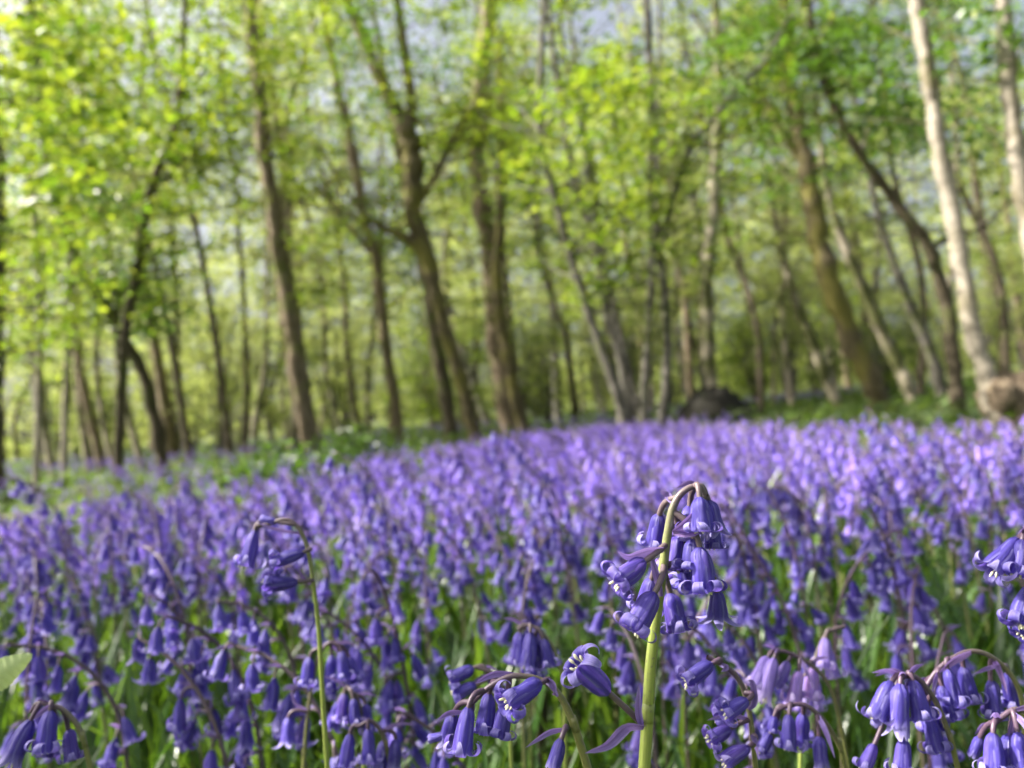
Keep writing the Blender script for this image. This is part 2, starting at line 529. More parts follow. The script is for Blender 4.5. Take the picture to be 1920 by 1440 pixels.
def hero(label, d, stem, bells, bracts=(), mat='stem', group='bluebells standing close to the lens', name='bluebell', auto_bract=True, Lmm=14.5, seed=0, ws=0.66, pale=False):
    """a bluebell built from its outline: stem pixels (x, y, width) from the bottom up; bells (base x, y, mouth x, y, depth offset mm, lean, variant)"""
    rng = random.Random(seed)
    pts = [W(s[0], s[1], d + (s[3] / 1000 if len(s) > 3 else 0)) for s in stem]
    rad = [max(.0007, s[2] * ws / 2 * d / F) for s in stem]
    a = pts[0] - pts[1]
    a.normalize()
    if a.z > -0.7:
        a = (a + Vector((0, 0, -1.2))).normalized()
    k = (pts[0].z + 0.01) / max(-a.z, .3)
    g = pts[0] + a * k
    mid = pts[0] + a * (k * .5)
    pts = [g, mid] + pts
    rad = [rad[0] * 1.1, rad[0] * 1.05] + rad
    root = empty(name, (g.x, g.y, 0), label, 'bluebell', group)
    off = Vector((g.x, g.y, 0))
    path, rr = smooth_path([p - off for p in pts], rad, 8)
    SB = Buf()
    tube(SB, path, rr, 12)
    nstem = len(path)
    blist = []
    for i, b in enumerate(bells):
        bx, by, mx, my = b[:4]
        off_mm = b[4] if len(b) > 4 else 0
        lean = b[5] if len(b) > 5 else -1
        var = b[6] if len(b) > 6 else rng.choice([0, 1, 2, 0, 1, 3])
        L0 = (b[7] if len(b) > 7 else Lmm) / 1000
        bd = d + off_mm / 1000
        p0 = W(bx, by, bd)
        flat = math.hypot(mx - bx, my - by) * bd / F * 0.97
        dz = lean * flat * (0.22 if abs(lean) == 1 else 1.0)
        L = math.hypot(flat, dz)
        L0 = L
        p1 = W(mx, my, bd + dz)
        dr = (p1 - p0).normalized()
        p0 = p0 - off
        wid = 0.0145 if var != 'bud' else 0.0145
        wid = wid * (0.93 + 0.14 * rng.random()) * (L0 / 0.0125) ** 0.5 * (1.0 if var == 'bud' else 0.80 * (1.1 if ws == 1.0 else 1.0))
        blist.append((p0, dr, L, wid, var))
        # pedicel from the stem to the bell
        att = b[8] if len(b) > 8 else None
        if att is not None:
            q = np.array(list(W(att[0], att[1], d) - off))
        else:
            cand = path[nstem // 3:]
            want = np.array(list(p0)) - np.array(list(dr)) * 0.006
            q = cand[np.argmin(np.linalg.norm(cand - want, axis=1))]
        ctrl = np.array(list(p0)) - np.array(list(dr)) * max(.004, 0.55 * np.linalg.norm(q - np.array(list(p0))))
        ped = bez(q, ctrl, np.array(list(p0)) + np.array(list(dr)) * 0.0012, 9)
        tube(SB, ped, np.linspace(0.0008, 0.00065, 9), 7, v0=0.85, v1=1.0)
        if auto_bract and rng.random() < 0.6:
            dirv = Vector(ped[4] - ped[0])
            dirv = (dirv.normalized() if dirv.length > 1e-5 else Vector((1, 0, 0))) + Vector((rng.uniform(-.3, .3), rng.uniform(-.4, .2), rng.uniform(-.1, .5)))
            dirv.normalize()
            q0 = Vector(ped[0])
            bl = rng.uniform(.008, .014)
            bo = link('bract', bract_buf([q0, q0 + dirv * bl * .5 + Vector((0, 0, bl * .12)), q0 + dirv * bl], 0.0008).mesh('bract', [M['bract']]), root)
    sm = SB.mesh('stem', [M[mat]])
    link('stem', sm, root)
    for p0, dr, L, wid, var in blist:
        if var == 'bud':
            link('bud', BUD, root, bell_matrix(p0, dr, L, wid, rng.random() * 6))
            continue
        o = link('bell', (BELL_SUNLIT if pale else BELL_HERO)[var], root, bell_matrix(p0, dr, L, wid, rng.random() * 6))
        link('stamens', STAMEN[rng.randrange(2)], o)
    for br in bracts:
        w = br[0]
        pp = [W(x, y, d + dd / 1000) - off for x, y, dd in br[1:]]
        link('bract', bract_buf(pp, w / 1000).mesh('bract', [M['bract']]), root)
    return root


# ------------------------------------------------------------------ trees: helpers
def leaf_arrays(c, dirs, nrm, size, wr=0.62):
    """leaves: points (N,3), directions, normals, lengths -> folded pointed leaves, two quads each"""
    N = len(c)
    dirs = dirs / (np.linalg.norm(dirs, axis=1, keepdims=True) + 1e-9)
    side = np.cross(dirs, nrm)
    side /= np.linalg.norm(side, axis=1, keepdims=True) + 1e-9
    up = np.cross(side, dirs)
    w = size * wr / 2
    L = size

    def pt(y, x, z):
        return c + dirs * (L * y)[:, None] + side * (w * x)[:, None] + up * (L * z)[:, None]
    v = np.stack([pt(0, 0, 0), pt(.30, -1, .06), pt(.72, -.72, .03), pt(1, 0, -.10), pt(.72, .72, .03), pt(.30, 1, .06)], 1)
    f = np.array([[0, 1, 2, 3], [0, 3, 4, 5]])
    f = (np.arange(N)[:, None, None] * 6 + f[None]).reshape(-1, 4)
    return v.reshape(-1, 3), f


def sprays(buf, centers, n_per, rad, size, rng, mi=0, flat=0.28, tilt=0.5):
    """leafy sprays: flat-lying layers of leaves round each centre"""
    centers = np.asarray(centers, float)
    N = len(centers) * n_per
    c = np.repeat(centers, n_per, 0)
    ax = rng.uniform(0, 2 * math.pi, len(centers))
    ax = np.repeat(ax, n_per)
    u = rng.normal(0, 0.55, N) * rad
    w = rng.normal(0, 0.26, N) * rad
    off = np.stack([np.cos(ax) * u - np.sin(ax) * w, np.sin(ax) * u + np.cos(ax) * w, rng.normal(0, flat * .5, N) * rad - 0.25 * np.abs(u)], 1)
    p = c + off
    az = rng.uniform(0, 2 * math.pi, N)
    d = np.stack([np.cos(az), np.sin(az), rng.uniform(-.7, .15, N)], 1)
    nr = np.stack([rng.normal(0, tilt, N), rng.normal(0, tilt, N), np.ones(N)], 1)
    s = size * rng.uniform(0.6, 1.25, N)
    v, f = leaf_arrays(p, d, nr, s)
    buf.add(v, f, None, mi)


def crown_mesh(name, starts, rng, zmin, n, reach, n_per, size, leafmat, barkmat, extra=(), droop=0.1, rad=0.42, sunny=False):
    """twigs grow from given stem points and carry sprays"""
    B = Buf()
    cs = []
    for _ in range(n):
        p, r = starts[rng.integers(len(starts))]
        if p[2] < zmin:
            continue
        az = rng.uniform(-0.7, 2.3) if sunny else rng.uniform(0, 2 * math.pi)
        L = reach * rng.uniform(0.25, 1.0)
        e = p + np.array([math.cos(az) * L, math.sin(az) * L, L * rng.uniform(-.25, .55) - droop * L])
        m = (p + e) / 2 + np.array([0, 0, L * .12])
        tube(B, bez(p, m, e, 5), np.linspace(max(.004, min(.016, r * .4)), .002, 5), 4, 1)
        for t in np.arange(0.45, 1.01, 0.28):
            cs.append((1 - t) ** 2 * p + 2 * t * (1 - t) * m + t * t * e)
    for _ in range(n // 2):
        p, r = starts[rng.integers(len(starts))]
        if p[2] < zmin * .6:
            continue
        az, L = rng.uniform(0, 6.28), reach * rng.uniform(.5, 1.2)
        e = p + np.array([math.cos(az) * L, math.sin(az) * L, L * rng.uniform(0, 1.1)])
        q = bez(p, (p + e) / 2 + rng.normal(0, .12, 3), e, 6)
        tube(B, q, np.linspace(max(.005, min(.011, r * .4)), .002, 6), 4, 1)
    for e in extra:
        cs.append(np.array(list(e)))
    sprays(B, cs, n_per, rad, size, rng, 0)
    return B.mesh(name, [leafmat, barkmat])


def px_path(pts, d, ground=True, up=2.5):
    P3 = [W(x, y, d + (q[0] if q else 0)) for x, y, w, *q in pts]
    rad = [w * 0.77 / 2 * d / F for x, y, w, *q in pts]
    if ground:
        a = P3[0]
        if a.z > -0.05:
            dr = (P3[0] - P3[1]).normalized()
            if dr.z > -0.6:
                dr = Vector((dr.x, dr.y, -1)).normalized()
            P3.insert(0, a + dr * ((a.z + 0.08) / -dr.z))
            rad.insert(0, rad[0] * 1.12)
    if up:
        dr = (P3[-1] - P3[-2]).normalized()
        dr = (dr + Vector((0, 0, .6))).normalized()
        P3.append(P3[-1] + dr * up)
        rad.append(rad[-1] * .6)
    return P3, rad


TREE_N = [0]


def tree(name, label, d, stems, bark, crown=None, branches=(), cat='tree', group=None, sides=14, leaf='leaf', extra=(), size=0.075, up=2.5):
    """stems and branches are pixel paths (x, y, width) from the base up at depth d"""
    TREE_N[0] += 1
    rng = np.random.default_rng(100 + TREE_N[0])
    paths = []
    for s in stems:
        dd = d
        if isinstance(s, tuple):
            dd, s = s[0] + d, s[1]
        paths.append(px_path(s, dd, True, up))
    g = paths[0][0][0]
    root = empty(name, (g.x, g.y, 0), label, cat, group)
    off = Vector((g.x, g.y, 0))
    starts = []
    for p, r in paths:
        B = Buf()
        a, b = smooth_path([q - off for q in p], r, 7)
        # slow wander so the stem is not a ruled line
        w = np.cumsum(rng.normal(0, 0.20, (len(a), 3)), 0)
        w -= np.linspace(0, 1, len(a))[:, None] * w[-1]
        w[:, 2] = 0
        a2 = a + w * b[:, None] * .5
        b2 = b.copy()
        b2[0] *= 1.35
        b2[1] *= 1.15
        tube(B, a2, b2 * (1 + .08 * np.sin(np.arange(len(b2)) * 1.3 + TREE_N[0])), sides, 0, 0.2, rng)
        link('trunk', B.mesh('trunk', [BARK[bark]]), root)
        starts += [(x, y) for x, y in zip(a2, b2)]
    for br in branches:
        dd = d
        if isinstance(br, tuple):
            dd, br = br[0] + d, br[1]
        p, r = px_path(br, dd, False, 1.0)
        a, b = smooth_path([q - off for q in p], r, 7)
        B = Buf()
        tube(B, a, b, 8, 0, 0.1, rng)
        link('branch', B.mesh('branch', [BARK[bark]]), root)
        starts += [(x, y) for x, y in zip(a, b)]
    if crown:
        zmin, n, reach, n_per = crown
        ex = []
        for X, Y, dd, sx, sy, k in extra:
            for _ in range(k):
                ex.append(W(X + rng.normal(0, sx), Y + rng.normal(0, sy), dd + rng.normal(0, .35)) - off)
        link('crown', crown_mesh('crown', starts, rng, zmin, int(n * 1.15), reach, n_per, size, M[leaf], BARK['dark' if bark in ('pale', 'sunflecked') else bark], ex, sunny=True), root)
    return root


# ------------------------------------------------------------------ ground
def gz(x, y):
    return 0.02 * math.sin(x * 1.3 + 1) * math.sin(y * .9) + (0.0 if y < 14 else 0.012 * (y - 14))


gx = np.concatenate([np.linspace(-150, -12, 14), np.linspace(-11, 11, 90), np.linspace(12, 150, 14)])
gy = np.concatenate([np.linspace(-40, -2, 10), np.linspace(-1.5, 24, 120), np.linspace(25, 200, 24)])
XX, YY = np.meshgrid(gx, gy, indexing='ij')
ZZ = np.vectorize(gz)(XX, YY) + RNG.normal(0, 0.008, XX.shape)
GB = Buf()
i, j = np.meshgrid(np.arange(len(gx) - 1), np.arange(len(gy) - 1), indexing='ij')
n2 = len(gy)
GB.add(np.stack([XX, YY, ZZ], -1).reshape(-1, 3), np.stack([i * n2 + j, (i + 1) * n2 + j, (i + 1) * n2 + j + 1, i * n2 + j + 1], -1).reshape(-1, 4))
M['ground'] = solid_mat('leaf litter soil', [(0.04, 0.034, 0.02), (0.09, 0.075, 0.04), (0.16, 0.13, 0.075), (0.24, 0.19, 0.12)], (18, 18, 18), 0.95, 0.8, 0.02, moss=(0.045, 0.075, 0.018), mossamt=0.85)
tag(link('ground', GB.mesh('ground', [M['ground']])), kind='structure')

# ------------------------------------------------------------------ the bluebells near the lens
D1 = 0.172
hero('tallest sharp bluebell with a thick pale green stem and hooked dark tip, in focus', D1,
     [(1208, 1440, 23), (1214, 1350, 23), (1221, 1240, 21.5), (1233, 1140, 19.5), (1244, 1060, 17.5), (1252, 1000, 16), (1261, 955, 15), (1274, 929, 13), (1294, 914, 11), (1312, 914, 8), (1322, 928, 6)],
     [(1210, 1052, 1146, 1098, -4, -1, 2), (1228, 1111, 1184, 1186, -6, -1.0, 0, 15.5), (1236, 964, 1227, 1028, 5, 1, 1, 13), (1326, 938, 1341, 1003, 2, -1, 5, 12),
      (1312, 1026, 1320, 1112, -3, -1, 2), (1270, 1003, 1262, 1072, 4, -1, 0), (1345, 1108, 1347, 1168, 5, 1, 4, 13), (1256, 1112, 1272, 1182, 4, -1, 0),
      (1293, 948, 1290, 1015, 5, -1, 3, 13), (1285, 1030, 1292, 1104, 7, 1, 2), (1312, 932, 1316, 1000, -3, -1, 1, 12), (1300, 1010, 1296, 1070, -1, -1, 0), (1335, 985, 1338, 1030, 6, -1, 0, 12), (1222, 1085, 1206, 1150, 7, 1, 1, 13),
      (1142, 1299, 1070, 1234, -3, -.1, 1, 15.5, (1209, 1362))],
     [(1.1, (1243, 1030, -2), (1215, 1033, -3), (1180, 1043, -4), (1158, 1034, -5)), (1.0, (1262, 998, -2), (1300, 996, -4), (1335, 973, -5)),
      (0.8, (1262, 998, -2), (1290, 975, -4), (1315, 945, -4)), (0.9, (1266, 945, 0), (1252, 928, 2), (1238, 920, 2)), (1.3, (1208, 1362, -2), (1175, 1362, -5), (1140, 1395, -6), (1097, 1412, -6)),
      (0.8, (1204, 1365, -2), (1197, 1330, -3), (1198, 1285, -3)), (0.8, (1240, 1118, -2), (1229, 1070, -3), (1221, 1040, -3)), (0.7, (1318, 930, 2), (1296, 905, 3), (1268, 915, 4))],
     auto_bract=False, seed=3, ws=1.0)
hero('slim bluebell left of centre with a bare stem and three narrow bells to one side', 0.25,
     [(614, 1440, 15), (606, 1320, 14), (599, 1200, 13), (592, 1130, 11), (585, 1075, 10), (577, 1030, 9), (566, 1000, 9), (551, 981, 9), (533, 974, 8), (505, 982, 7), (482, 986, 5)],
     [(478, 994, 462, 1062, 0, -1, 1), (569, 1035, 510, 1056, -3, -1, 2, 15), (558, 1091, 494, 1096, -3, -1, 2, 15), (520, 978, 480, 972, 0, 1, 'bud', 10)],
     [(0.8, (583, 1095, 0), (570, 1082, -1), (558, 1066, -1)), (0.8, (490, 985, 0), (495, 1010, -2), (507, 1012, -2)), (0.7, (566, 1000, 0), (520, 992, -2), (478, 978, -2))], auto_bract=False, mat='stem', seed=4)
hero('arching bluebell beside the thick stem, sharp bells with cream stamens showing', 0.192,
     [(1105, 1450, 24), (1080, 1370, 24), (1058, 1318, 21), (1035, 1288, 17), (1012, 1274, 14), (985, 1268, 11), (958, 1268, 9), (930, 1280, 8), (905, 1298, 7), (885, 1318, 6)],
     [(878, 1326, 866, 1408, -4, -1, 1, 15), (1014, 1280, 946, 1322, -6, -.55, 0, 15.5), (917, 1300, 908, 1372, 3, -1, 1), (948, 1325, 936, 1380, 0, -1, 0, 14), (850, 1340, 838, 1400, 5, 1, 5, 13), (1053, 1384, 1034, 1450, -5, -1, 'bud', 17, (1062, 1366)),
      (835, 1378, 797, 1388, 6, 1, 'bud', 12)],
     [(0.9, (1040, 1290, -2), (1042, 1300, -4), (1039, 1302, -4)), (0.8, (1062, 1366, -3), (1030, 1372, -4), (985, 1402, -4)), (1.0, (985, 1268, 2), (930, 1262, 3), (890, 1282, 3)), (0.8, (875, 1335, 0), (845, 1335, 0), (820, 1350, 0)),
      (1.2, (1020, 1272, -3), (1035, 1280, -5), (1042, 1300, -6))], mat='stem_purple', seed=5, auto_bract=False)
hero('pink-lit bluebell with a dark arching stem in the bottom left corner', 0.235,
     [(172, 1450, 15), (160, 1400, 15), (145, 1360, 14), (120, 1332, 13), (95, 1322, 11), (72, 1318, 9), (58, 1335, 7)],
     [(94, 1332, 84, 1405, -3, -1, 0), (58, 1350, 22, 1425, -2, -1, 5, 16), (128, 1368, 136, 1425, 2, -1, 0), (100, 1365, 88, 1415, 5, -1, 2)],
     [(0.9, (100, 1322, -2), (85, 1330, -3), (62, 1350, -3)), (0.9, (100, 1322, 0), (80, 1313, 0), (66, 1320, 0))], mat='stem_purple', seed=6, auto_bract=False)
hero('bluebell cut by the right edge, fat bells with tightly curled white tips', 0.20,
     [(1985, 1440, 22), (1984, 1250, 20), (1970, 1080, 16), (1950, 1010, 13), (1932, 998, 11), (1914, 1004, 8)],
     [(1909, 1010, 1852, 1080, -2, -1, 3, 16), (1917, 1012, 1906, 1082, -4, -1, 2), (1931, 1100, 1906, 1178, -3, -1, 2), (1934, 1160, 1908, 1196, 3, -1, 2), (1950, 1015, 1955, 1090, 3, -1, 1)], mat='stem_purple', seed=7)
hero('bluebell under a long arching purple stem at lower right, row of hanging bells', 0.225,
     [(1925, 1450, 14), (1918, 1330, 14), (1905, 1282, 13), (1880, 1248, 12), (1848, 1226, 11), (1815, 1222, 9), (1780, 1238, 9), (1755, 1260, 7), (1735, 1290, 6)],
     [(1776, 1254, 1788, 1320, -2, -1, 2), (1806, 1250, 1820, 1316, 2, -1, 1), (1858, 1276, 1866, 1345, 0, -1, 0), (1766, 1285, 1786, 1345, -3, -1, 2), (1735, 1296, 1742, 1360, 3, 1, 1), (1890, 1262, 1900, 1330, 5, 1, 0)],
     [(1.2, (1820, 1222, -1), (1790, 1236, -2), (1760, 1262, -2)), (0.8, (1880, 1246, 0), (1850, 1252, -2), (1826, 1264, -2))], mat='stem_purple', seed=8)
hero('bluebell with long closed and open bells bunched at the tip, lower right', 0.215,
     [(1800, 1460, 16), (1786, 1400, 15), (1768, 1345, 13), (1745, 1300, 12), (1720, 1272, 10), (1700, 1268, 8), (1684, 1276, 6)],
     [(1672, 1278, 1640, 1350, -2, -1, 3), (1688, 1282, 1684, 1372, -4, -1, 5, 16), (1712, 1275, 1728, 1345, -2, -1, 1), (1668, 1310, 1636, 1372, 0, 1, 'bud', 14), (1695, 1385, 1690, 1450, -4, -1, 1, 16), (1740, 1340, 1756, 1405, 2, -1, 0), (1640, 1395, 1618, 1445, -1, -1, 1),
      (1735, 1300, 1750, 1372, 4, 1, 2)],
     [(0.8, (1700, 1268, 0), (1672, 1255, 0), (1640, 1268, 0)), (0.8, (1705, 1270, 0), (1700, 1290, -2), (1712, 1285, -3))], mat='stem_purple', seed=9)
hero('bluebell in the bottom right corner with dark bells and thin purple stalks', 0.20,
     [(1985, 1460, 15), (1965, 1390, 14), (1935, 1345, 12), (1905, 1330, 10), (1878, 1345, 8), (1860, 1360, 6)],
     [(1862, 1374, 1864, 1450, -3, -1, 1, 16), (1894, 1376, 1886, 1450, 0, -1, 5, 15), (1908, 1372, 1918, 1450, -3, -1, 0), (1838, 1380, 1820, 1430, 5, 1, 'bud', 12)],
     [(0.8, (1905, 1330, -1), (1925, 1325, -2), (1945, 1335, -2))], mat='stem_purple', seed=10)
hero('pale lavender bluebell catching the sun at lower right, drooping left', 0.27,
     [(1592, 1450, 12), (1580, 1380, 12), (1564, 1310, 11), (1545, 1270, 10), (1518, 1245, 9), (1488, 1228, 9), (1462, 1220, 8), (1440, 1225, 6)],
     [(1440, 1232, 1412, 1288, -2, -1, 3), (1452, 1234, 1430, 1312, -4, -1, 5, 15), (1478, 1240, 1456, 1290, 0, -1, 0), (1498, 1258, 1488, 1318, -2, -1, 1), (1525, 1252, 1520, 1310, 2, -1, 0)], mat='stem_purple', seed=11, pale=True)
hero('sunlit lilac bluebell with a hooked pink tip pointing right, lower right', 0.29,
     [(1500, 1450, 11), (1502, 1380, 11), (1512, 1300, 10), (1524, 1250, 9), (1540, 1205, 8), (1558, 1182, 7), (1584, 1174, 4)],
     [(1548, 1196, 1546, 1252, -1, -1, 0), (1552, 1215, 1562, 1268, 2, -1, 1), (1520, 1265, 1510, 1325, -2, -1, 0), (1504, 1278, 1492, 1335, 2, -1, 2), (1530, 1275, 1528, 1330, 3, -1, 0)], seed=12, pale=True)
hero('bluebell with a thin dark hooked stem and side-pointing bells right of the thick stem', 0.205,
     [(1418, 1450, 12), (1412, 1390, 12), (1405, 1335, 11), (1392, 1288, 10), (1375, 1262, 9), (1352, 1245, 8), (1326, 1232, 5)],
     [(1336, 1244, 1278, 1284, -3, -1, 0, 15), (1402, 1312, 1352, 1342, -4, -1, 0, 15), (1392, 1328, 1340, 1352, 3, 1, 2), (1370, 1365, 1325, 1390, 0, -1, 2), (1405, 1400, 1352, 1432, -3, -1, 3, 15)],
     [(0.9, (1403, 1330, -2), (1414, 1315, -2), (1411, 1280, -2), (1403, 1275, -2)), (0.8, (1345, 1242, 0), (1362, 1250, -2), (1352, 1260, -2))], mat='stem_purple', seed=13)
hero('arched bluebell with shaded bells in front of the lilac ones, lower right', 0.235,
     [(1590, 1460, 12), (1578, 1410, 12), (1558, 1370, 11), (1535, 1340, 10), (1508, 1322, 9), (1480, 1322, 8), (1455, 1332, 6)],
     [(1452, 1342, 1446, 1372, 0, -1, 1), (1480, 1340, 1478, 1402, -3, -1, 1, 15), (1506, 1338, 1502, 1400, 3, 1, 0), (1445, 1375, 1425, 1412, 2, -1, 2), (1536, 1380, 1540, 1440, -2, -1, 5)], mat='stem_purple', seed=14)
hero('deep violet bluebell with a pink arched stalk just left of the thick stem', 0.275,
     [(1060, 1450, 12), (1058, 1300, 12), (1045, 1235, 11), (1028, 1200, 10), (1006, 1178, 9), (985, 1172, 8), (970, 1180, 6)],
     [(975, 1186, 972, 1245, 0, -1, 0), (994, 1186, 990, 1250, -3, -1, 3, 15), (1018, 1198, 1030, 1250, -2, -1, 1), (985, 1182, 1012, 1232, 2, -1, 0), (1000, 1215, 1002, 1272, 4, 1, 0)], seed=15)
hero('bluebell with a curved pale stem and three shaded bells at bottom left of centre', 0.30,
     [(682, 1450, 11), (682, 1390, 11), (678, 1340, 10), (668, 1305, 9), (655, 1292, 7)],
     [(645, 1300, 640, 1352, 0, -1, 0), (662, 1310, 668, 1360, -2, -1, 1), (685, 1320, 692, 1372, 2, -1, 0), (634, 1318, 622, 1366, 3, 1, 3)], seed=16)
hero('bluebell with a pinkish stem leaning right beside the slim one', 0.31,
     [(568, 1450, 11), (576, 1350, 10), (588, 1270, 9), (600, 1225, 8), (618, 1205, 7), (636, 1210, 5)],
     [(580, 1232, 575, 1285, 0, -1, 0), (640, 1222, 646, 1275, -1, -1, 1), (622, 1228, 618, 1290, 3, -1, 0), (540, 1345, 540, 1395, -2, -1, 4, 14, (577, 1335)), (655, 1232, 668, 1280, 3, -1, 2)],
     [(0.9, (577, 1330, -1), (555, 1318, -2), (545, 1290, -2))], mat='stem_purple', seed=17)
hero('bluebell with shaded bells below the slim one at the bottom edge', 0.27,
     [(735, 1460, 11), (725, 1400, 10), (712, 1368, 9), (694, 1352, 8), (672, 1362, 6)],
     [(656, 1375, 648, 1435, 0, -1, 1), (690, 1366, 692, 1428, -2, -1, 1), (742, 1385, 738, 1440, 1, -1, 5), (720, 1390, 712, 1440, 3, -1, 0)], mat='stem_purple', seed=18)
hero('bluebell with lilac side bells behind the cream-stamened bells', 0.26,
     [(960, 1460, 11), (955, 1350, 11), (940, 1280, 9), (915, 1258, 8), (895, 1252, 6)],
     [(888, 1252, 842, 1276, 0, -1, 0), (893, 1284, 848, 1304, -2, -1, 0), (915, 1262, 940, 1300, 2, -1, 1)], seed=19)

# ------------------------------------------------------------------ prototypes of the drift's bluebells
def proto_flower(seed):
    """origin at the ground, droops towards +X; returns stem Buf, bells [(matrix, variant)], height"""
    rng = random.Random(seed)
    H = 0.335
    N = 26
    bend = rng.uniform(20, 82)
    lean = rng.uniform(0, 5)
    p = np.array([0.0, 0, 0])
    path = [p.copy()]
    yb = rng.uniform(-.1, .1)
    for k in range(1, N):
        t = k / (N - 1)
        a = R(lean + bend * max(0, (t - .72) / .28) ** 1.5)
        p = p + np.array([math.sin(a), yb * math.sin(a), math.cos(a)]) * H / (N - 1)
        path.append(p.copy())
    path = np.array(path)
    S = Buf()
    tube(S, path, np.linspace(0.0021, 0.0009, N), 6)
    nb = rng.randint(7, 12)
    bells = []
    for i in range(nb):
        t = 0.72 + 0.28 * (i / (nb - 1)) ** 0.9
        k = min(N - 1, int(t * (N - 1)))
        az = rng.uniform(-1.3, 1.3) + (math.pi if rng.random() < .28 * (1 - i / nb) + .05 else 0)
        if bend < 60 and i < nb // 2:
            az = rng.uniform(0, 6.28)
        out = Vector((math.cos(az), math.sin(az), 0))
        q = Vector(path[k])
        pl = rng.uniform(.006, .012)
        b = q + out * pl * .8 + Vector((0, 0, -.002 + rng.uniform(-.003, .002)))
        d = (Vector((0, 0, -1)) + out * rng.uniform(0.05, .75) * (1.1 - .6 * i / nb)).normalized()
        c = q + out * pl * .6 + Vector((0, 0, .005))
        tube(S, bez(q, c, b + d * .001, 5), np.linspace(.0008, .0006, 5), 4, v0=.85, v1=1)
        e = q + (out + Vector((rng.uniform(-.3, .3), rng.uniform(-.3, .3), rng.uniform(0, .7)))).normalized() * .011
        bract_buf([q, (q + e) / 2 + Vector((0, 0, .001)), e], .0008, 1, S)
        L = 0.0158 * rng.uniform(.85, 1.1) * (1.0 if i < nb - 2 else .8)
        var = rng.choice([0, 1, 2, 0, 3, 4]) if i < nb - 2 else rng.choice([5, 3, 1])
        bells.append((bell_matrix(b, d, L, 0.0146 * rng.uniform(.9, 1.05), rng.random() * 6), var))
    return S, bells, float(path[:, 2].max()), path[-1]


PROTO = [proto_flower(300 + i) for i in range(12)]
PROTO_STEM = [p[0].mesh('stem', [M['stem'] if i % 2 else M['stem_purple'], M['bract']]) for i, p in enumerate(PROTO)]


def flower_arrays(pr, bell_arrs):
    B = Buf()
    v, f, uv, mi = pr[0].arr()
    for m in (0, 1):
        pass
    B.v, B.f, B.uv, B.mi, B.n = [v], [f], [uv], [mi], len(v)
    for mt, var in pr[1]:
        bv, bf, buv, bm = bell_arrs[var]
        m = np.array(mt)
        B.add(bv @ m[:3, :3].T + m[:3, 3], bf, buv, 2)
    return B


PROTO_ONE = [flower_arrays(p, BELL_MID_ARR).mesh('bluebell', [M['stem'], M['bract'], M['petal_drift_sun']]) for p in PROTO]
PROTO_LOW = [flower_arrays(p, BELL_LOW_ARR).arr() for p in PROTO]

# where the drift ends, by the photograph's x: depth in metres
EX = [-300, 0, 300, 500, 700, 850, 1000, 1200, 1400, 1600, 1920, 2200]
ED = [1.3, 1.4, 1.5, 1.4, 1.9, 2.5, 3.6, 3.6, 2.6, 1.6, 1.25, 1.2]


def drift_points():
    pts = []
    cell = 0.030
    grid = {}
    tries = 0
    rng = random.Random(11)
    while tries < 60000:
        tries += 1
        d = math.sqrt(rng.uniform(0.30 ** 2, 4.2 ** 2))
        if rng.random() < 0.35:
            d = math.sqrt(rng.uniform(0.30 ** 2, 1.6 ** 2))
        X = rng.uniform(-220, 2140)
        x = (X - 960) / F * d
        y = d
        px = P((x, y, 0.3))[0]
        e = np.interp(px, EX, ED)
        k = 1.0 if d < .75 * e else max(0, 1 - (d - .75 * e) / (.55 * e)) ** 1.3
        k *= min(1, max(.22, .75 + .55 * math.sin(x * 7.3 + 1.7 * math.sin(y * 4)) * math.sin(y * 6.1 + 1 + x * 2))) if d > .55 else 1
        if rng.random() > k:
            continue
        md = 0.062 if d < .5 else (0.056 if d < .8 else (0.045 if d < 1.6 else .047))
        if px < 900 and d < .8:
            md *= 1.1
        g = (int(x // .05), int(y // .05))
        if any((x - a) ** 2 + (y - b) ** 2 < md * md for i in (-1, 0, 1) for j in (-1, 0, 1) for a, b in grid.get((g[0] + i, g[1] + j), ())):
            continue
        grid.setdefault(g, []).append((x, y))
        pts.append((x, y, d, px))
    return pts


PTS = drift_points()
PTS.sort(key=lambda q: q[2])
rng = random.Random(5)


def flower_top(d, px):
    if d < .42:
        drop = rng.uniform(.088, .125)
    elif d < .6:
        drop = rng.uniform(.072, .115)
    elif d < .9:
        drop = rng.uniform(.060, .105)
    else:
        drop = rng.uniform(.030, .135)
    off = np.interp(px, [0, 300, 500, 700, 850, 1000, 1200, 1400, 1600, 1900], [92, 82, 82, 50, 40, 26, 30, 46, 64, 84])
    drop = max(drop, off * d / F + rng.uniform(-.006, .03))
    return CAMZ - drop


FULL, SINGLE = 100, 185
placed = []
TALL = [(1027, 800, 0.95), (735, 842, 0.85), (566, 884, 0.90), (132, 884, 0.95), (1086, 868, 0.80), (292, 912, 0.95), (378, 884, 1.4), (1690, 790, 1.1), (1745, 778, 1.05), (1810, 800, 1.0), (1655, 770, 1.5),
        (940, 826, 1.15), (1400, 930, 0.50), (1080, 915, 0.62), (1500, 925, 0.55), (775, 1050, 0.42), (1540, 1025, 0.45), (500, 1120, 0.38)]
for X, Y, d in TALL:
    p = W(X, Y, d)
    placed.append((p.x, p.y, d, X, p.z))
for x, y, d, px in PTS:
    placed.append((x, y, d, px, flower_top(d, px)))


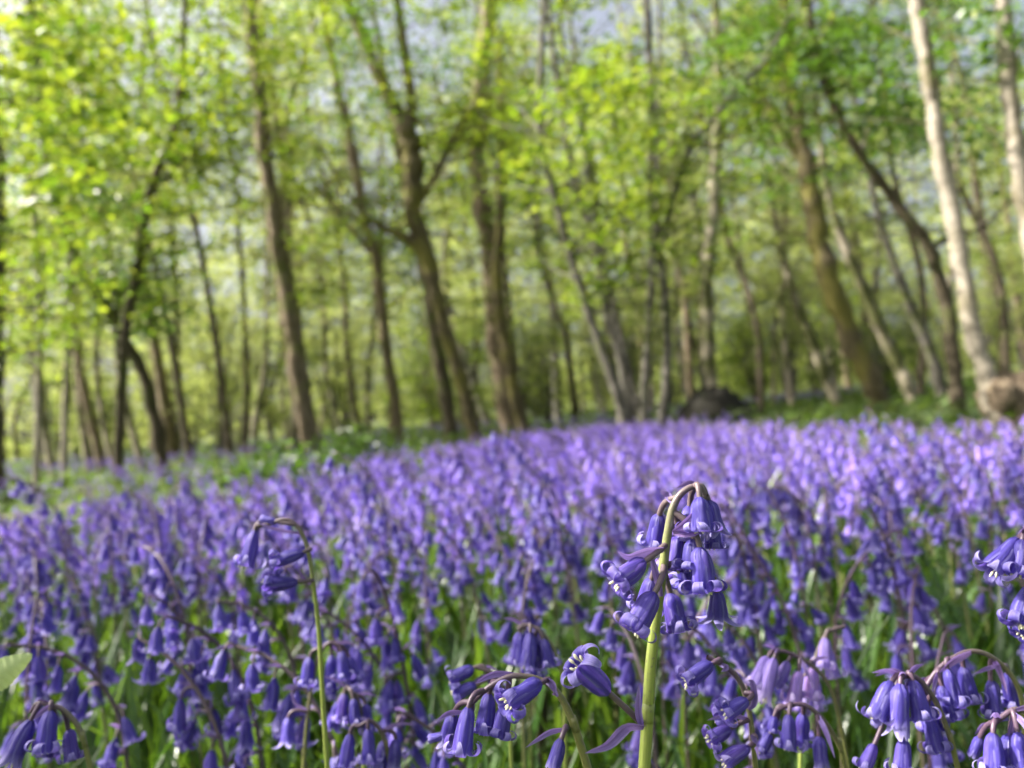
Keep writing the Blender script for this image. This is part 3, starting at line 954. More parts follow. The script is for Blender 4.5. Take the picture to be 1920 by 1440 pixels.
def region(px, d, lit):
    a = 'left' if px < 700 else ('middle' if px < 1300 else 'right')
    if d < .48:
        return ('blurred shaded bluebell among green leaves in the front rows, %s side' % a, 'shaded front bluebells, %s' % a)
    if d < .75:
        return ('out of focus bluebell between the front rows and the sunlit drift, %s side' % a, 'bluebells at the near side of the drift, %s' % a)
    return ('soft out of focus violet bluebell in the sunlit drift, %s side' % a, 'bluebells of the sunlit drift, %s' % a)


def make_full(pi, mw, label, group):
    root = empty('bluebell', (0, 0, 0), label, 'bluebell', group)
    root.matrix_world = mw
    link('stem', PROTO_STEM[pi], root)
    for mt, var in PROTO[pi][1]:
        link('bell', BELL_MID[var], root, mt)
    return root


def copy_full(src, mw, label, group):
    r = src.copy()
    col.objects.link(r)
    r.matrix_world = mw
    r['label'], r['group'] = label, group
    for ch in SRC_CH[src.name]:
        c = ch.copy()
        col.objects.link(c)
        c.parent = r
    return r


SRC, SRC_CH = {}, {}
count = 0
STUFF = Buf()


def droop_angle(px):
    a = rng.gauss(math.pi, 1.2) if px < 900 else rng.gauss(math.pi * .9, 1.5)
    return a


for k, (x, y, d, px, top) in enumerate(placed):
    pi = rng.randrange(len(PROTO))
    s = top / PROTO[pi][2]
    s *= 1.0
    sc = min(1.12, max(.86, s))
    ang = droop_angle(px)
    # tall ones stand on longer stems: sink or lift the whole flower a little into the leaf layer
    z0 = top - PROTO[pi][2] * sc
    mw = Matrix.Translation((x, y, z0)) @ Matrix.Rotation(ang, 4, 'Z') @ Matrix.Rotation(rng.uniform(-.06, .06), 4, 'X') @ Matrix.Diagonal((sc, sc, sc, 1))
    if k < len(TALL):
        label, grp = None, None
    inframe = -80 < px < 2000
    lab, grp = region(px, d, 0)
    if k < len(TALL):
        lab = ['tall lilac bluebell spike standing above the drift, right of the centre trunk', 'tall violet bluebell standing above the drift under the slim pinkish trunk', 'tall pale bluebell above the drift below the left lit trunk', 'tall blurred bluebell alone at the far left of the drift',
               'bluebell on a pale bare stalk in the middle of the drift', 'bluebell spike leaning up at the left end of the drift', 'small far bluebell above the left part of the drift', 'bluebell spike below the leaning mossy trunk', 'pink-tipped bluebell spike in front of the birch stool',
               'bluebell beside the brown birch stool', 'small bluebell right at the foot of the leaning mossy trunk', 'bluebell in front of the double trunk at centre', 'blurred bluebell with a dark bowed stem right of the sharp tall one', 'bluebell behind the sharp tall one, its arch showing over the hooked tip',
               'blurred bluebell with dark upright buds right of the sharp tall one', 'blurred bluebell with a bowed stem in the middle left', 'blurred bluebell with a bowed stem in the right half', 'blurred cluster of bells below the slim bluebell'][k]
        grp = 'bluebells standing out of the drift'
    if count < FULL and inframe:
        if pi not in SRC:
            SRC[pi] = make_full(pi, mw, lab, grp)
            SRC_CH[SRC[pi].name] = list(SRC[pi].children)
        else:
            copy_full(SRC[pi], mw, lab, grp)
        count += 1
    elif count < FULL + SINGLE and inframe:
        o = link('bluebell', PROTO_ONE[pi])
        o.matrix_world = mw
        tag(o, lab, 'bluebell', grp)
        count += 1
    else:
        v, f, uv, mi = PROTO_LOW[pi]
        m = np.array(mw)
        STUFF.add(v @ m[:3, :3].T + m[:3, 3], f, uv)
        STUFF.mi[-1] = mi
print('drift', len(placed), 'individual', count)
# far drifts on the wood's floor
FARP = [(-7.5, 13, 3.5, 2.2, 330), (-14, 22, 6, 2.5, 400), (5.8, 18, 3.0, 2.0, 260), (9.5, 24, 6, 3, 350), (1.0, 14, 2.2, 2.0, 220), (-3.5, 19, 4, 2.5, 300), (0.4, 4.4, .8, .9, 300), (-1.2, 3.4, .8, .6, 90), (-2.6, 6, 1.6, 1.4, 110), (-4.5, 9.5, 2.2, 1.6, 120), (0.7, 6.6, .8, 1.1, 150)]
for cx, cy_, sx, sy, n in FARP:
    for _ in range(n):
        x, y = cx + rng.gauss(0, sx * .6), cy_ + rng.gauss(0, sy * .6)
        if y < 2.2:
            continue
        pi = rng.randrange(len(PROTO))
        v, f, uv, mi = PROTO_LOW[pi]
        sc = rng.uniform(.6, .95) * (1.0 if y < 9 else 1.25)
        m = np.array(Matrix.Translation((x, y, gz(x, y) - .02)) @ Matrix.Rotation(rng.uniform(0, 6.28), 4, 'Z') @ Matrix.Diagonal((sc, sc, min(sc, .93), 1)))
        STUFF.add(v @ m[:3, :3].T + m[:3, 3], f, uv)
        STUFF.mi[-1] = mi
tag(link('bluebell_drift', STUFF.mesh('bluebell_drift', [M['stem'], M['bract'], M['petal_drift_sun']])), 'violet drift of far bluebells massed between the tree trunks', 'bluebells', kind='stuff')

# ------------------------------------------------------------------ strap leaves of the bluebells
def blade_proto(seed):
    rng = random.Random(seed)
    n = 11
    L = rng.uniform(.16, .27)
    a0, a1 = rng.uniform(2, 16), rng.uniform(18, 80)
    p = np.zeros(3)
    path, ang = [p.copy()], [R(a0)]
    for k in range(1, n):
        t = k / (n - 1)
        a = R(a0 + (a1 - a0) * t ** 1.8)
        p = p + np.array([math.sin(a), 0, math.cos(a)]) * L / (n - 1)
        path.append(p.copy())
        ang.append(a)
    path = np.array(path)
    t = np.linspace(0, 1, n)
    w = rng.uniform(.0026, .0046) * np.clip((0.55 + .75 * t) * (1 - t ** 4), .03, 1)
    nn = np.stack([np.cos(ang), np.zeros(n), -np.sin(ang)], 1)
    s = np.array([0, 1.0, 0])
    tw = np.linspace(0, rng.uniform(-.5, .5), n)[:, None]
    sv = s * np.cos(tw) + nn * np.sin(tw)
    v = np.stack([path - sv * w[:, None] - nn * w[:, None] * .45, path, path + sv * w[:, None] - nn * w[:, None] * .45], 1)
    i, j = np.meshgrid(np.arange(n - 1), np.arange(2), indexing='ij')
    f = np.stack([i * 3 + j, i * 3 + j + 1, (i + 1) * 3 + j + 1, (i + 1) * 3 + j], -1).reshape(-1, 4)
    return v.reshape(-1, 3), f


BL = [blade_proto(700 + i) for i in range(16)]
LB = Buf()
nbl = 0
while nbl < 6500:
    d = math.sqrt(rng.uniform(.24 ** 2, 1.5 ** 2)) if nbl < 4900 else math.sqrt(rng.uniform(.3 ** 2, 4.0 ** 2))
    X = rng.uniform(-200, 2120)
    x = (X - 960) / F * d
    e = np.interp(X, EX, ED)
    if d > e * 1.25:
        continue
    v, f = BL[rng.randrange(16)]
    s = rng.uniform(.8, 1.15) * (0.82 if d < .34 else 1)
    m = np.array(Matrix.Translation((x, d, -.005)) @ Matrix.Rotation(rng.uniform(0, 6.28), 4, 'Z') @ Matrix.Diagonal((s, s, s, 1)))
    LB.add(v @ m[:3, :3].T + m[:3, 3], f)
    nbl += 1
tag(link('bluebell_leaves', LB.mesh('bluebell_leaves', [M['blade']])), 'glossy green strap leaves filling the ground under the bluebells', 'leaves', kind='stuff')

# ------------------------------------------------------------------ low herbs over the wood floor
nr = np.random.default_rng(21)
HB_ = Buf()
n = 42000
d = np.sqrt(nr.uniform(2.2 ** 2, 30 ** 2, n))
x = nr.uniform(-.78, .78, n) * d
clump = np.sin(x * 1.7 + 3) * np.sin(d * 1.1) + np.sin(x * .6 - d * .9) + nr.normal(0, .5, n)
keep = clump > -0.5
x, d = x[keep], d[keep]
n = len(x)
z = nr.uniform(.02, .20, n) * (0.5 + .5 * np.clip(clump[keep], 0, 1)) + np.clip(0.012 * (d - 14), 0, None)
az = nr.uniform(0, 6.28, n)
v, f = leaf_arrays(np.stack([x, d, z], 1), np.stack([np.cos(az), np.sin(az), nr.uniform(-.3, .5, n)], 1), np.stack([nr.normal(0, .4, n), nr.normal(0, .4, n), np.ones(n)], 1), nr.uniform(.04, .10, n) * (1 + d * .03))
HB_.add(v, f)
tag(link('ground_cover', HB_.mesh('ground_cover', [M['herb']])), 'low green woodland herbs covering the floor between the trunks', 'ground cover', kind='stuff')

# ------------------------------------------------------------------ the trees one can tell apart
tree('tree', 'straight dark trunk with a sunlit left side, left of centre', dground(588, 868), [[(590, 868, 46), (562, 720, 44), (533, 570, 42), (508, 410, 38), (490, 260, 34), (476, 100, 32), (462, -60, 30)]], 'tan',
     (2.2, 55, 1.8, 34), extra=[(540, 60, 8.5, 90, 60, 26), (420, 130, 8.5, 60, 60, 10)])
tree('tree', 'slim pinkish trunk forking into dark limbs at half height, left of centre', dground(738, 832) * .9, [[(738, 830, 28), (728, 720, 28), (714, 590, 27), (703, 480, 27), (686, 420, 24), (662, 300, 24), (632, 160, 22), (606, 0, 20)]], 'tan',
     (2.4, 60, 1.9, 34), branches=[[(702, 480, 18), (672, 445, 15), (640, 400, 12), (600, 360, 9)]], extra=[(640, 120, 9, 70, 70, 16)], leaf='leaf_dark')
tree('oak_tree', 'broad golden mossy tree dividing into a wide fork high up, centre left', 10.5, [[(885, 800, 34), (856, 690, 34), (828, 590, 34), (802, 490, 38), (783, 400, 44), (775, 310, 50), (768, 262, 50), (738, 200, 34), (700, 120, 30), (664, 30, 26), (640, -40, 24)]], 'mossy',
     (3.0, 75, 2.3, 34), branches=[[(768, 270, 30), (772, 200, 28), (762, 120, 24), (745, 0, 20)], [(796, 480, 26), (756, 444, 22), (715, 425, 16), (668, 384, 10)], [(788, 380, 18), (826, 310, 15), (860, 240, 13), (895, 190, 10)]], extra=[(800, 60, 10, 90, 60, 20)])
tree('tree', 'dark leaning trunk with a pink left edge behind the golden mossy tree', 12.5, [[(848, 830, 34), (830, 720, 34), (812, 610, 30), (790, 500, 26), (770, 380, 22), (740, 250, 18)]], 'dark', (3.2, 40, 2.0, 30), leaf='leaf_dark')
tree('tree', 'stout trunk lit cream down its left side with a dark right half, centre', dground(962, 822), [[(966, 822, 58), (942, 690, 52), (925, 560, 47), (914, 450, 45), (904, 340, 44), (901, 230, 44), (912, 120, 42), (920, 0, 38), (922, -60, 36)]], 'tan',
     (3.4, 60, 2.4, 34), branches=[[(905, 185, 18), (872, 215, 16), (845, 262, 13), (818, 330, 9)]], extra=[(960, 60, 12, 60, 60, 18), (950, 130, 10, 40, 50, 8)])
tree('tree', 'mossy yellow-green trunk leaning just behind the stout cream-lit one', 12.6, [[(985, 815, 34), (962, 700, 32), (944, 600, 30), (935, 480, 26), (940, 360, 22)]], 'mossy', (3.4, 30, 2.0, 30), leaf='leaf_dark')
tree('hazel_tree', 'many-stemmed dark coppice with sun-flecked poles right of centre', dground(1178, 842), [
    [(1178, 842, 32), (1152, 740, 27), (1118, 640, 23), (1086, 540, 20), (1054, 430, 19), (1026, 320, 18), (1014, 240, 17), (1016, 120, 16), (1018, -40, 15)],
    (.25, [(1190, 820, 22), (1168, 700, 20), (1138, 590, 18), (1116, 480, 17), (1086, 370, 16), (1062, 270, 15), (1040, 130, 14), (1022, -40, 13)]),
    (.4, [(1200, 810, 20), (1180, 700, 18), (1150, 580, 16), (1128, 470, 15), (1108, 380, 14), (1090, 230, 12)]),
    (.1, [(1212, 820, 24), (1212, 700, 20), (1218, 600, 16), (1222, 480, 13), (1232, 350, 10)])], 'grey', (1.2, 80, 1.2, 32), extra=[(1130, 190, 6.0, 80, 45, 16), (1080, 330, 6.3, 50, 40, 6), (1170, 330, 6.8, 50, 60, 9)])
tree('hazel_tree', 'slender grey pole with one arm branching up to the right', 7.2, [[(1238, 810, 24), (1246, 690, 23), (1244, 560, 22), (1234, 450, 21), (1222, 340, 21), (1223, 230, 20), (1216, 110, 19), (1206, -40, 18)]], 'grey', (2.6, 30, 1.1, 28),
     branches=[[(1238, 460, 18), (1258, 390, 17), (1280, 310, 15), (1304, 258, 14), (1346, 210, 13), (1404, 140, 11), (1440, 105, 9)]], extra=[(1230, 180, 6.6, 70, 40, 9), (1290, 450, 7.4, 60, 30, 8)])
tree('tree', 'pale flecked trunk seen straight up behind the branching grey pole', 13.5, [[(1342, 790, 30), (1330, 660, 30), (1322, 540, 30), (1334, 420, 30), (1346, 300, 28), (1350, 170, 26), (1345, 40, 22)]], 'sunflecked', (3.6, 60, 2.2, 32), extra=[(1380, 60, 12, 80, 60, 14)])
tree('oak_tree', 'thick brown mossy trunk leaning left, right half of the wood', dground(1655, 775), [[(1662, 775, 56), (1618, 690, 52), (1572, 590, 50), (1540, 490, 50), (1520, 400, 48), (1505, 310, 44), (1490, 220, 40), (1474, 100, 36), (1462, -40, 32)]], 'mossy',
     (2.8, 65, 2.0, 34), branches=[[(1500, 300, 22), (1462, 240, 18), (1430, 180, 14), (1380, 140, 10)]], extra=[(1480, 60, 8, 90, 50, 26), (1420, 320, 9, 60, 50, 8)], leaf='leaf_dark')
tree('tree', 'thin dark trunk bending strongly left in front of the birches', 7.6, [[(1800, 745, 34), (1790, 640, 32), (1776, 550, 30), (1740, 460, 29), (1700, 405, 26), (1640, 320, 24), (1592, 240, 21), (1556, 165, 19), (1530, 60, 17), (1515, -40, 16)]], 'dark', (2.6, 50, 1.5, 32),
     branches=[[(1745, 465, 14), (1790, 440, 11), (1850, 420, 9)]], extra=[(1600, 110, 7, 90, 50, 22), (1700, 190, 7, 80, 40, 14)], leaf='leaf_dark')
tree('tree', 'pale buff trunk leaning left low behind the thick mossy trunk', 14.5, [[(1562, 735, 28), (1530, 660, 26), (1500, 590, 23), (1478, 520, 18), (1455, 420, 14)]], 'sunflecked', (3.0, 40, 2.0, 30))
tree('tree', 'pale mottled trunk between the thick mossy trunk and the birches', 12.0, [[(1690, 705, 30), (1652, 620, 28), (1612, 530, 26), (1574, 450, 24), (1550, 360, 20), (1535, 250, 16)]], 'sunflecked', (3.0, 45, 2.0, 30))
tree('tree', 'grey-brown trunk crossing behind the bending dark trunk at right', 13.0, [[(1765, 730, 30), (1735, 640, 26), (1702, 560, 22), (1660, 450, 18), (1630, 330, 14)]], 'grey', (3.0, 45, 2.0, 30))
DB = 5.6
tree('birch_tree', 'smooth pale grey birch pole growing from the brown stool at right', DB, [[(1868, 760, 56), (1848, 700, 44), (1832, 610, 42), (1812, 490, 40), (1790, 370, 38), (1766, 250, 36), (1742, 130, 35), (1722, 20, 34), (1712, -50, 33)]], 'pale',
     (3.6, 24, 1.3, 30), leaf='leaf_dark')
tree('birch_tree', 'pale grey birch pole cut by the right edge', DB - .1, [[(1965, 800, 46), (1956, 640, 44), (1938, 480, 42), (1922, 350, 40), (1906, 220, 38), (1894, 110, 37), (1884, -40, 35)]], 'pale', (3.4, 30, 1.3, 30), extra=[(1850, 90, 5.8, 90, 50, 20), (1820, 250, 6.4, 60, 40, 6)], leaf='leaf_dark')
tree('tree', 'thin dark trunk leaning right with a bend near its top, left side', 8.0, [[(222, 905, 26), (224, 780, 24), (232, 660, 24), (244, 560, 23), (258, 470, 23), (272, 400, 22), (292, 320, 21), (318, 262, 19), (334, 190, 17), (345, 60, 14)]], 'dark', (1.8, 46, 1.4, 32), extra=[(330, 130, 7.5, 60, 40, 14)])
tree('tree', 'dark trunk slanting up to the left behind the thin bent one', 8.8, [[(318, 915, 32), (298, 810, 30), (268, 700, 29), (222, 620, 28), (172, 540, 27), (130, 440, 26), (100, 320, 24), (80, 200, 22), (60, 60, 20)]], 'dark', (1.8, 60, 1.7, 34), extra=[(120, 300, 8, 90, 80, 20)], leaf='leaf_dark')
tree('birch_tree', 'thin whitish pole with dark bands nearest the left edge', 7.8, [[(64, 945, 15), (72, 830, 15), (76, 700, 14), (74, 560, 13), (66, 440, 12), (62, 300, 10)]], 'pale', (1.4, 24, 1.0, 28))
tree('birch_tree', 'thin whitish pole standing second from the left edge', 9.4, [[(120, 890, 17), (122, 760, 17), (128, 620, 16), (132, 480, 15), (142, 350, 13), (150, 220, 11)]], 'pale', (1.8, 24, 1.0, 28))
tree('tree', 'blackish trunk filling the left edge of the photo', 7.0, [[(-5, 950, 60), (-2, 800, 56), (4, 640, 52), (-4, 460, 50), (-16, 260, 46), (-26, 60, 42)]], 'dark', (1.0, 26, 1.5, 34), extra=[(90, 160, 3.4, 110, 80, 16), (170, 240, 3.6, 60, 50, 7), (60, 60, 3.8, 90, 60, 8), (60, 420, 4.4, 60, 90, 10), (40, 600, 5, 50, 50, 8)], size=0.062)
tree('tree', 'buff trunk leaning left behind the two thin whitish poles', 12.5, [[(188, 870, 22), (170, 780, 20), (152, 690, 18), (140, 590, 15), (130, 470, 12)]], 'tan', (2.4, 36, 1.8, 30))
tree('tree', 'short pale forked trunk in the green behind the left lit trunk', 15.0, [[(474, 838, 18), (482, 770, 17), (496, 700, 14), (500, 620, 10)]], 'sunflecked', (1.6, 36, 1.6, 30), branches=[[(480, 780, 10), (505, 745, 8), (520, 690, 6)]])

# ------------------------------------------------------------------ stool, hollow log, dark bush, nettle leaf
def lump(name, loc, rx, ry, rz, mat, label, cat, seed, knobs=9, rough=.16):
    r_ = np.random.default_rng(seed)
    B = Buf()
    root = empty(name, loc, label, cat)

    def blob(c, a, b, h, nu=22, nv=14):
        th = np.linspace(0, 2 * math.pi, nu, endpoint=False)
        ph = np.linspace(0.02, math.pi - .02, nv)
        T, Pp = np.meshgrid(th, ph, indexing='ij')
        k = 1 + rough * (np.sin(3 * T + seed) * np.sin(2 * Pp) + .7 * np.sin(7 * T + 2 * Pp * 3) * np.sin(Pp)) + r_.normal(0, .03, T.shape)
        v = np.stack([c[0] + a * k * np.cos(T) * np.sin(Pp), c[1] + b * k * np.sin(T) * np.sin(Pp), c[2] + h * k * np.cos(Pp)], -1)
        i, j = np.meshgrid(np.arange(nu), np.arange(nv - 1), indexing='ij')
        i2 = (i + 1) % nu
        f = np.stack([i * nv + j, i * nv + j + 1, i2 * nv + j + 1, i2 * nv + j], -1).reshape(-1, 4)
        B.add(v.reshape(-1, 3), f)
    blob((0, 0, rz * .35), rx, ry, rz * .7)
    for _ in range(knobs):
        a = r_.uniform(0, 6.28)
        q = r_.uniform(.4, .9)
        s = r_.uniform(.25, .5)
        blob((math.cos(a) * rx * q, math.sin(a) * ry * q, r_.uniform(.15, .85) * rz), rx * s, ry * s, rz * s * .8, 14, 9)
    link('wood', B.mesh('wood', [mat]), root)
    return root


M['stool'] = solid_mat('weathered stool wood', [(0.04, 0.03, 0.02), (0.16, 0.12, 0.08), (0.36, 0.29, 0.20)], (16, 16, 16), .9, 1.0, .05, moss=(0.12, 0.13, 0.03), mossamt=.45)
p = W(1885, 790, DB)
lump('tree_stump', (p.x + .08, p.y, 0), .22, .19, .36, M['stool'], 'knobbly brown coppice stool with sunlit top under the pale birch poles', 'tree stump', 31)


def log_mound():
    X0 = W(1285, 760, 9.5)
    X1 = W(1395, 752, 9.5)
    c = (X0 + X1) / 2
    root = empty('root_plate', (c.x, c.y, 0), 'dark rounded upturned root plate lying behind the drift', 'root plate')
    B = Buf()
    n = 22
    for s, (rx, ry, h) in enumerate(((.46, .30, .45),)):
        th = np.linspace(0, 2 * math.pi, n, endpoint=False)
        ph = np.linspace(0.02, math.pi * .62, 10)
        T, Pp = np.meshgrid(th, ph, indexing='ij')
        k = 1 + .10 * np.sin(3 * T + s) * np.sin(Pp) + .05 * np.sin(9 * T + 4 * Pp) + RNG.normal(0, .06, T.shape)
        v = np.stack([rx * k * np.cos(T) * np.sin(Pp), ry * k * np.sin(T) * np.sin(Pp) - s * .15, h * k * np.cos(Pp) + .05], -1)
        i, j = np.meshgrid(np.arange(n), np.arange(9), indexing='ij')
        f = np.stack([i * 10 + j, i * 10 + j + 1, ((i + 1) % n) * 10 + j + 1, ((i + 1) % n) * 10 + j], -1).reshape(-1, 4)
        B.add(v.reshape(-1, 3), f)
    link('soil', B.mesh('soil', [M['rootsoil']]), root)
    for k in range(7):
        a = -2.4 + k * .75
        q = Buf()
        pth = bez((math.cos(a) * .1, -.2, .12), (math.cos(a) * .4, -.42, .30 + .05 * math.sin(k * 2)), (math.cos(a) * .62, -.40, .02), 8)
        tube(q, pth, np.linspace(.035, .012, 8), 7, 0, .15, RNG)
        link('root', q.mesh('root', [M['rootsoil']]), root)


M['rootsoil'] = solid_mat('near-black root soil', [(0.004, 0.004, 0.003), (0.010, 0.009, 0.006), (0.02, 0.019, 0.012)], (14, 14, 14), .95, .8, .03, moss=(0.03, 0.045, 0.012), mossamt=.4)  # near-black soil colour with some moss
log_mound()


def bush(loc, rad, h, n, label, leaf, size, seed, name='bush', cat='bush', group=None, sp=20):
    r_ = np.random.default_rng(seed)
    root = empty(name, loc, label, cat, group)
    B, S = Buf(), Buf()
    cs = []
    for k in range(n):
        a = r_.uniform(0, 6.28)
        q = math.sqrt(r_.uniform(0, 1)) * rad
        e = np.array([math.cos(a) * q, math.sin(a) * q, h * r_.uniform(.35, 1) * (1 - .5 * (q / rad) ** 2)])
        tube(S, bez((e[0] * .25, e[1] * .25, 0), (e[0] * .4, e[1] * .4, e[2] * .7), e, 6), np.linspace(.008, .002, 6), 4)
        cs += [e, e * .8]
    sprays(B, cs, sp, min(.3, rad * .4), size, r_, 0, .5, .8)
    link('foliage', B.mesh('foliage', [M[leaf]]), root)
    link('stems', S.mesh('stems', [BARK['dark']]), root)
    return root


p = W(545, 880, 5.2)
bush((p.x, p.y, 0), .55, .34, 26, 'low dark green bramble bush at the foot of the left lit trunk', 'leaf_dark', .06, 41)
p = W(690, 850, 7.2)
bush((p.x, p.y, 0), .6, .42, 26, 'low dark bramble bush at the foot of the slim pinkish trunk', 'leaf_dark', .06, 42)
p = W(1640, 862, .8)
bush((p.x, p.y, 0), .07, p.z, 7, 'small bright green leafy shoot poking out of the drift at right', 'leaf_dark', .022, 43, 'seedling', 'seedling', sp=7)
p = W(955, 962, .62)
bush((p.x, p.y, 0), .05, p.z, 6, 'small green leafy shoot in the middle of the drift', 'leaf_dark', .02, 44, 'seedling', 'seedling', sp=7)
p = W(625, 1040, .62)
bush((p.x, p.y, 0), .05, p.z, 6, 'small yellow-green leafy shoot behind the slim bluebell', 'leaf_dark', .02, 45, 'seedling', 'seedling', sp=7)


def nettle_leaf():
    d = .24
    a, b = W(-40, 1290, d), W(62, 1226, d)
    g = Vector((a.x - .012, a.y, 0))
    root = empty('nettle_plant', g, 'pale green toothed leaf poking in at the left edge', 'plant')
    ax = (b - a)
    L = ax.length
    ax.normalize()
    view = Vector((0, 1, 0))
    s = ax.cross(view).normalized()
    nn = s.cross(ax)
    B = Buf()
    n = 40
    vv, uv = [], []
    for k in range(n):
        t = k / (n - 1)
        w = .0052 * math.sin(math.pi * (t * .93 + .07)) ** .75 * (1 - .25 * t) * (1 + .10 * ((k % 4) / 3 - .5)) + .0001
        c = a + ax * (L * t) - nn * .004 * math.sin(math.pi * t)
        for u in (-1, -.5, 0, .5, 1):
            wav = .0005 * math.cos(k * 1.55) * abs(u)
            vv.append(c - g + s * w * u + nn * (abs(u) * w * .35 + wav))
            uv.append(((u + 1) / 2, t))
    i, j = np.meshgrid(np.arange(n - 1), np.arange(4), indexing='ij')
    B.add([list(q) for q in vv], np.stack([i * 5 + j, i * 5 + j + 1, (i + 1) * 5 + j + 1, (i + 1) * 5 + j], -1).reshape(-1, 4), uv)
    link('leaf', B.mesh('leaf', [M['nettle']]), root)
    S = Buf()
    tube(S, bez((0, 0, 0), (-.004, 0, a.z * .8), a - g, 12), np.linspace(.0016, .0008, 12), 7)
    link('stem', S.mesh('stem', [M['stem']]), root)


M['nettle'] = leaf_mat('pale toothed leaf', [(0.50, 0.62, 0.27), (0.52, 0.63, 0.28)], [(0.5, 0.62, 0.2), (0.5, 0.62, 0.2)], .3, .5, .4)
nettle_leaf()

# ------------------------------------------------------------------ understorey and trees further back
def shrub_proto(seed, h, leaf, size, nst=6, n=70, n_per=30):
    r_ = np.random.default_rng(seed)
    S = Buf()
    starts = []
    for k in range(nst):
        a = r_.uniform(0, 6.28)
        q = r_.uniform(.4, 1.3) * h * .25
        e = np.array([math.cos(a) * q, math.sin(a) * q, h * r_.uniform(.7, 1)])
        pth = bez((math.cos(a) * .08, math.sin(a) * .08, -.05), (e[0] * .35, e[1] * .35, h * .55), e, 12)
        rr = np.linspace(r_.uniform(.02, .045), .008, 12)
        tube(S, pth, rr, 7, 0, .12, r_)
        starts += list(zip(pth, rr))
    st = S.mesh('stems', [BARK['grey']])
    cr = crown_mesh('foliage', starts, r_, .45, n, 1.3, n_per, size, M[leaf], BARK['grey'], rad=.45)
    return st, cr


def far_tree_proto(seed, h, leaf, bark, size, zmin, n=62, n_per=32, reach=2.4, r0=.13):
    r_ = np.random.default_rng(seed)
    B = Buf()
    pts = [(0, 0, -.1)]
    x = y = 0
    for k in range(1, 7):
        x += r_.normal(0, .18)
        y += r_.normal(0, .18)
        pts.append((x, y, h * k / 6))
    a, b = smooth_path(pts, np.linspace(r0, r0 * .35, 7), 6)
    b[0] *= 1.3
    tube(B, a, b, 10, 0, .12, r_)
    tm = B.mesh('trunk', [BARK[bark]])
    starts = list(zip(a, b))
    cm = crown_mesh('crown', starts, r_, zmin, n, reach, n_per, size, M[leaf], BARK[bark], rad=.6)
    return tm, cm


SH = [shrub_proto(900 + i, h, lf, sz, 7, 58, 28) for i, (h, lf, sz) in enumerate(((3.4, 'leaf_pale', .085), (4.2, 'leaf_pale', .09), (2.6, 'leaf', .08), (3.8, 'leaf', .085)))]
SHRUB_POS = []
r_ = random.Random(77)
for y0, n, hs in ((15.5, 7, .8), (19, 10, 1.0), (24, 13, 1.2)):
    for k in range(n):
        xx = (-.66 + 1.32 * (k + r_.uniform(.2, .8)) / n) * y0
        SHRUB_POS.append((xx, y0 + r_.uniform(-1.2, 1.2), hs))
for k, (x, y, s) in enumerate(SHRUB_POS):
    st, cr = SH[k % 4 if r_.random() < .8 else 1]
    root = empty('hazel_shrub', (x, y, gz(x, y)), 'leafy spring-green shrub filling the gaps between the trunks', 'shrub', 'understorey shrubs between the trunks')
    root.rotation_euler.z = r_.uniform(0, 6.28)
    q = s * r_.uniform(.85, 1.15)
    root.scale = (q, q, q)
    link('stems', st, root)
    link('foliage', cr, root)

FT = [far_tree_proto(948, 10, 'leaf_pale', 'sunflecked', .10, 3.4, 60, 30, 2.2, .065), far_tree_proto(949, 12, 'leaf', 'dark', .10, 4.2, 60, 30, 2.2, .08), far_tree_proto(950, 11, 'leaf_pale', 'grey', .11, 2.6), far_tree_proto(951, 13, 'leaf', 'dark', .11, 3.5, r0=.17), far_tree_proto(952, 10, 'leaf_pale', 'sunflecked', .10, 3.0, r0=.10), far_tree_proto(953, 12, 'leaf', 'tan', .11, 3.2, r0=.15)]
for k in range(50):
    y = r_.uniform(16, 32)
    x = r_.uniform(-.72, .72) * y
    tm, cm = FT[k % 6]
    root = empty('tree', (x, y, gz(x, y)), 'slender blurred trunk far back in the green wood', 'tree', 'slender trees at the back of the wood')
    root.rotation_euler = (r_.uniform(-.06, .06), r_.uniform(-.09, .05), r_.uniform(0, 6.28))
    q = r_.uniform(.8, 1.2)
    root.scale = (q, q, q)
    link('trunk', tm, root)
    link('crown', cm, root)

FT.append(far_tree_proto(960, 11, 'leaf', 'dark', .10, 4.0, 28, 28, 2.6))
for x, y, k in ((-8.2, 4.6, 6), (-6.2, 3.2, 6), (-14, 8, 0), (-15.5, 14, 3)):  # unseen trees added for dappled shade on the field and trunks
    tm, cm = FT[k]
    root = empty('tree', (x, y, 0), 'slender unseen tree added beyond the left edge to cast dappled shade', 'tree', 'unseen shade trees added at left')
    root.rotation_euler.z = x
    link('trunk', tm, root)
    link('crown', cm, root)

for X, y in ((95, 11), (160, 13), (205, 14), (262, 12), (350, 14), (425, 13), (455, 16), (640, 15), (690, 17), (1075, 16), (1292, 15), (1425, 14), (1450, 17), (1485, 15), (1725, 14), (1795, 12.5), (1890, 12)):
    q = W(X, 760, y)
    tm, cm = FT[r_.randrange(2)]
    root = empty('tree', (q.x, q.y, gz(q.x, q.y)), 'slender blurred trunk far back in the green wood', 'tree', 'slender trees at the back of the wood')
    root.rotation_euler = (r_.uniform(-.05, .05), r_.uniform(-.16, .06), 0)
    root.scale = (.8, .8, r_.uniform(.8, 1.1))
    link('trunk', tm, root)
    link('crown', cm, root)

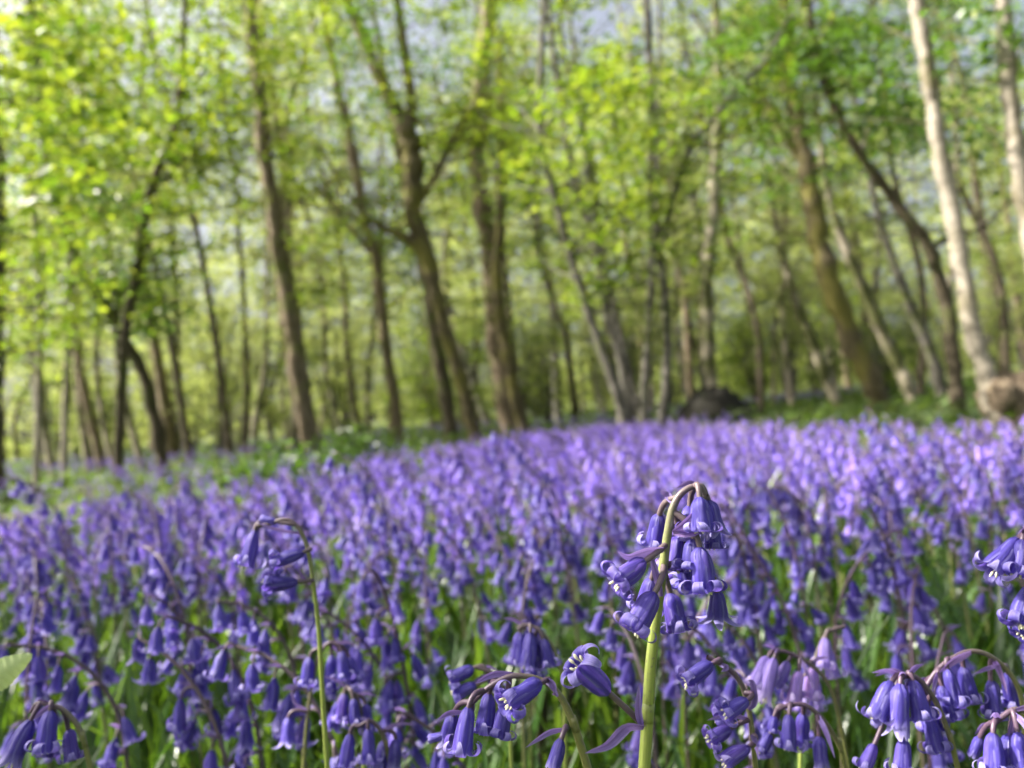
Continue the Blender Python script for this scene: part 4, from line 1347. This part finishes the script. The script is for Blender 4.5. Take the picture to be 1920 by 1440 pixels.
# the wood that closes the view
nr = np.random.default_rng(55)
FB = Buf()
cs = []
for k in range(2600):
    y = nr.uniform(31, 46)
    x = nr.uniform(-.85, .85) * y
    hh = 11.5 + 3 * math.sin(x * .35) + 2 * math.sin(x * .9 + 2)
    z = hh * nr.uniform(0, 1) ** 1.15 + .2
    cs.append((x, y, z))
sprays(FB, cs, 34, 1.3, .26, nr, 0, .5, .8)
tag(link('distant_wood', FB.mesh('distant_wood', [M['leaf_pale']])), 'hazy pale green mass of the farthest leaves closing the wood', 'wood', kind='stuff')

# an unseen hazel added left of the frame to shade the front bluebells
def shade_hazel():
    r_ = np.random.default_rng(66)
    root = empty('hazel_tree', (-3.9, .1, 0), 'unseen hazel added at left to dapple the front bluebells with shade', 'tree')
    S, B = Buf(), Buf()
    cs = []
    for k in range(7):
        a = r_.uniform(0, 6.28)
        e = np.array([math.cos(a) * .7, math.sin(a) * .45 + .2, r_.uniform(3.0, 4.4)])
        tube(S, bez((math.cos(a) * .1, math.sin(a) * .1, -.05), (e[0] * .4, e[1] * .4, 2), e, 10), np.linspace(.04, .01, 10), 7)
    # leaf clumps set along the sun's rays to shade chosen spots
    spots = [(r_.uniform(-.8, .8), r_.uniform(-.05, .55), 5) for _ in range(20)]
    spots += [(-.55, 1.05, 9), (.85, 1.15, 8), (.25, 2.1, 12), (-1.25, 1.9, 10), (.62, .62, 8), (.42, .48, 7), (-.38, .72, 6), (1.7, 2.0, 9), (-.15, 1.5, 6)]
    for tx, ty, n in spots:
        if math.hypot(tx - .11, ty - .28) < .24 or math.hypot(tx + .14, ty - .23) < .2:  # clumps left out here so sun reaches the lilac and corner bluebells
            continue
        z0 = r_.uniform(2.9, 4.4)
        for _ in range(n):
            z = z0 + r_.normal(0, .25)
            s = (z - .25) / SDIR.z
            cs.append((tx + r_.normal(0, .11) + SDIR.x * s + 3.9, ty + r_.normal(0, .08) + SDIR.y * s - .1, z))
    sprays(B, cs, 12, .28, .075, r_)
    link('trunk', S.mesh('trunk', [BARK['grey']]), root)
    link('crown', B.mesh('crown', [M['leaf_dark']]), root)


shade_hazel()
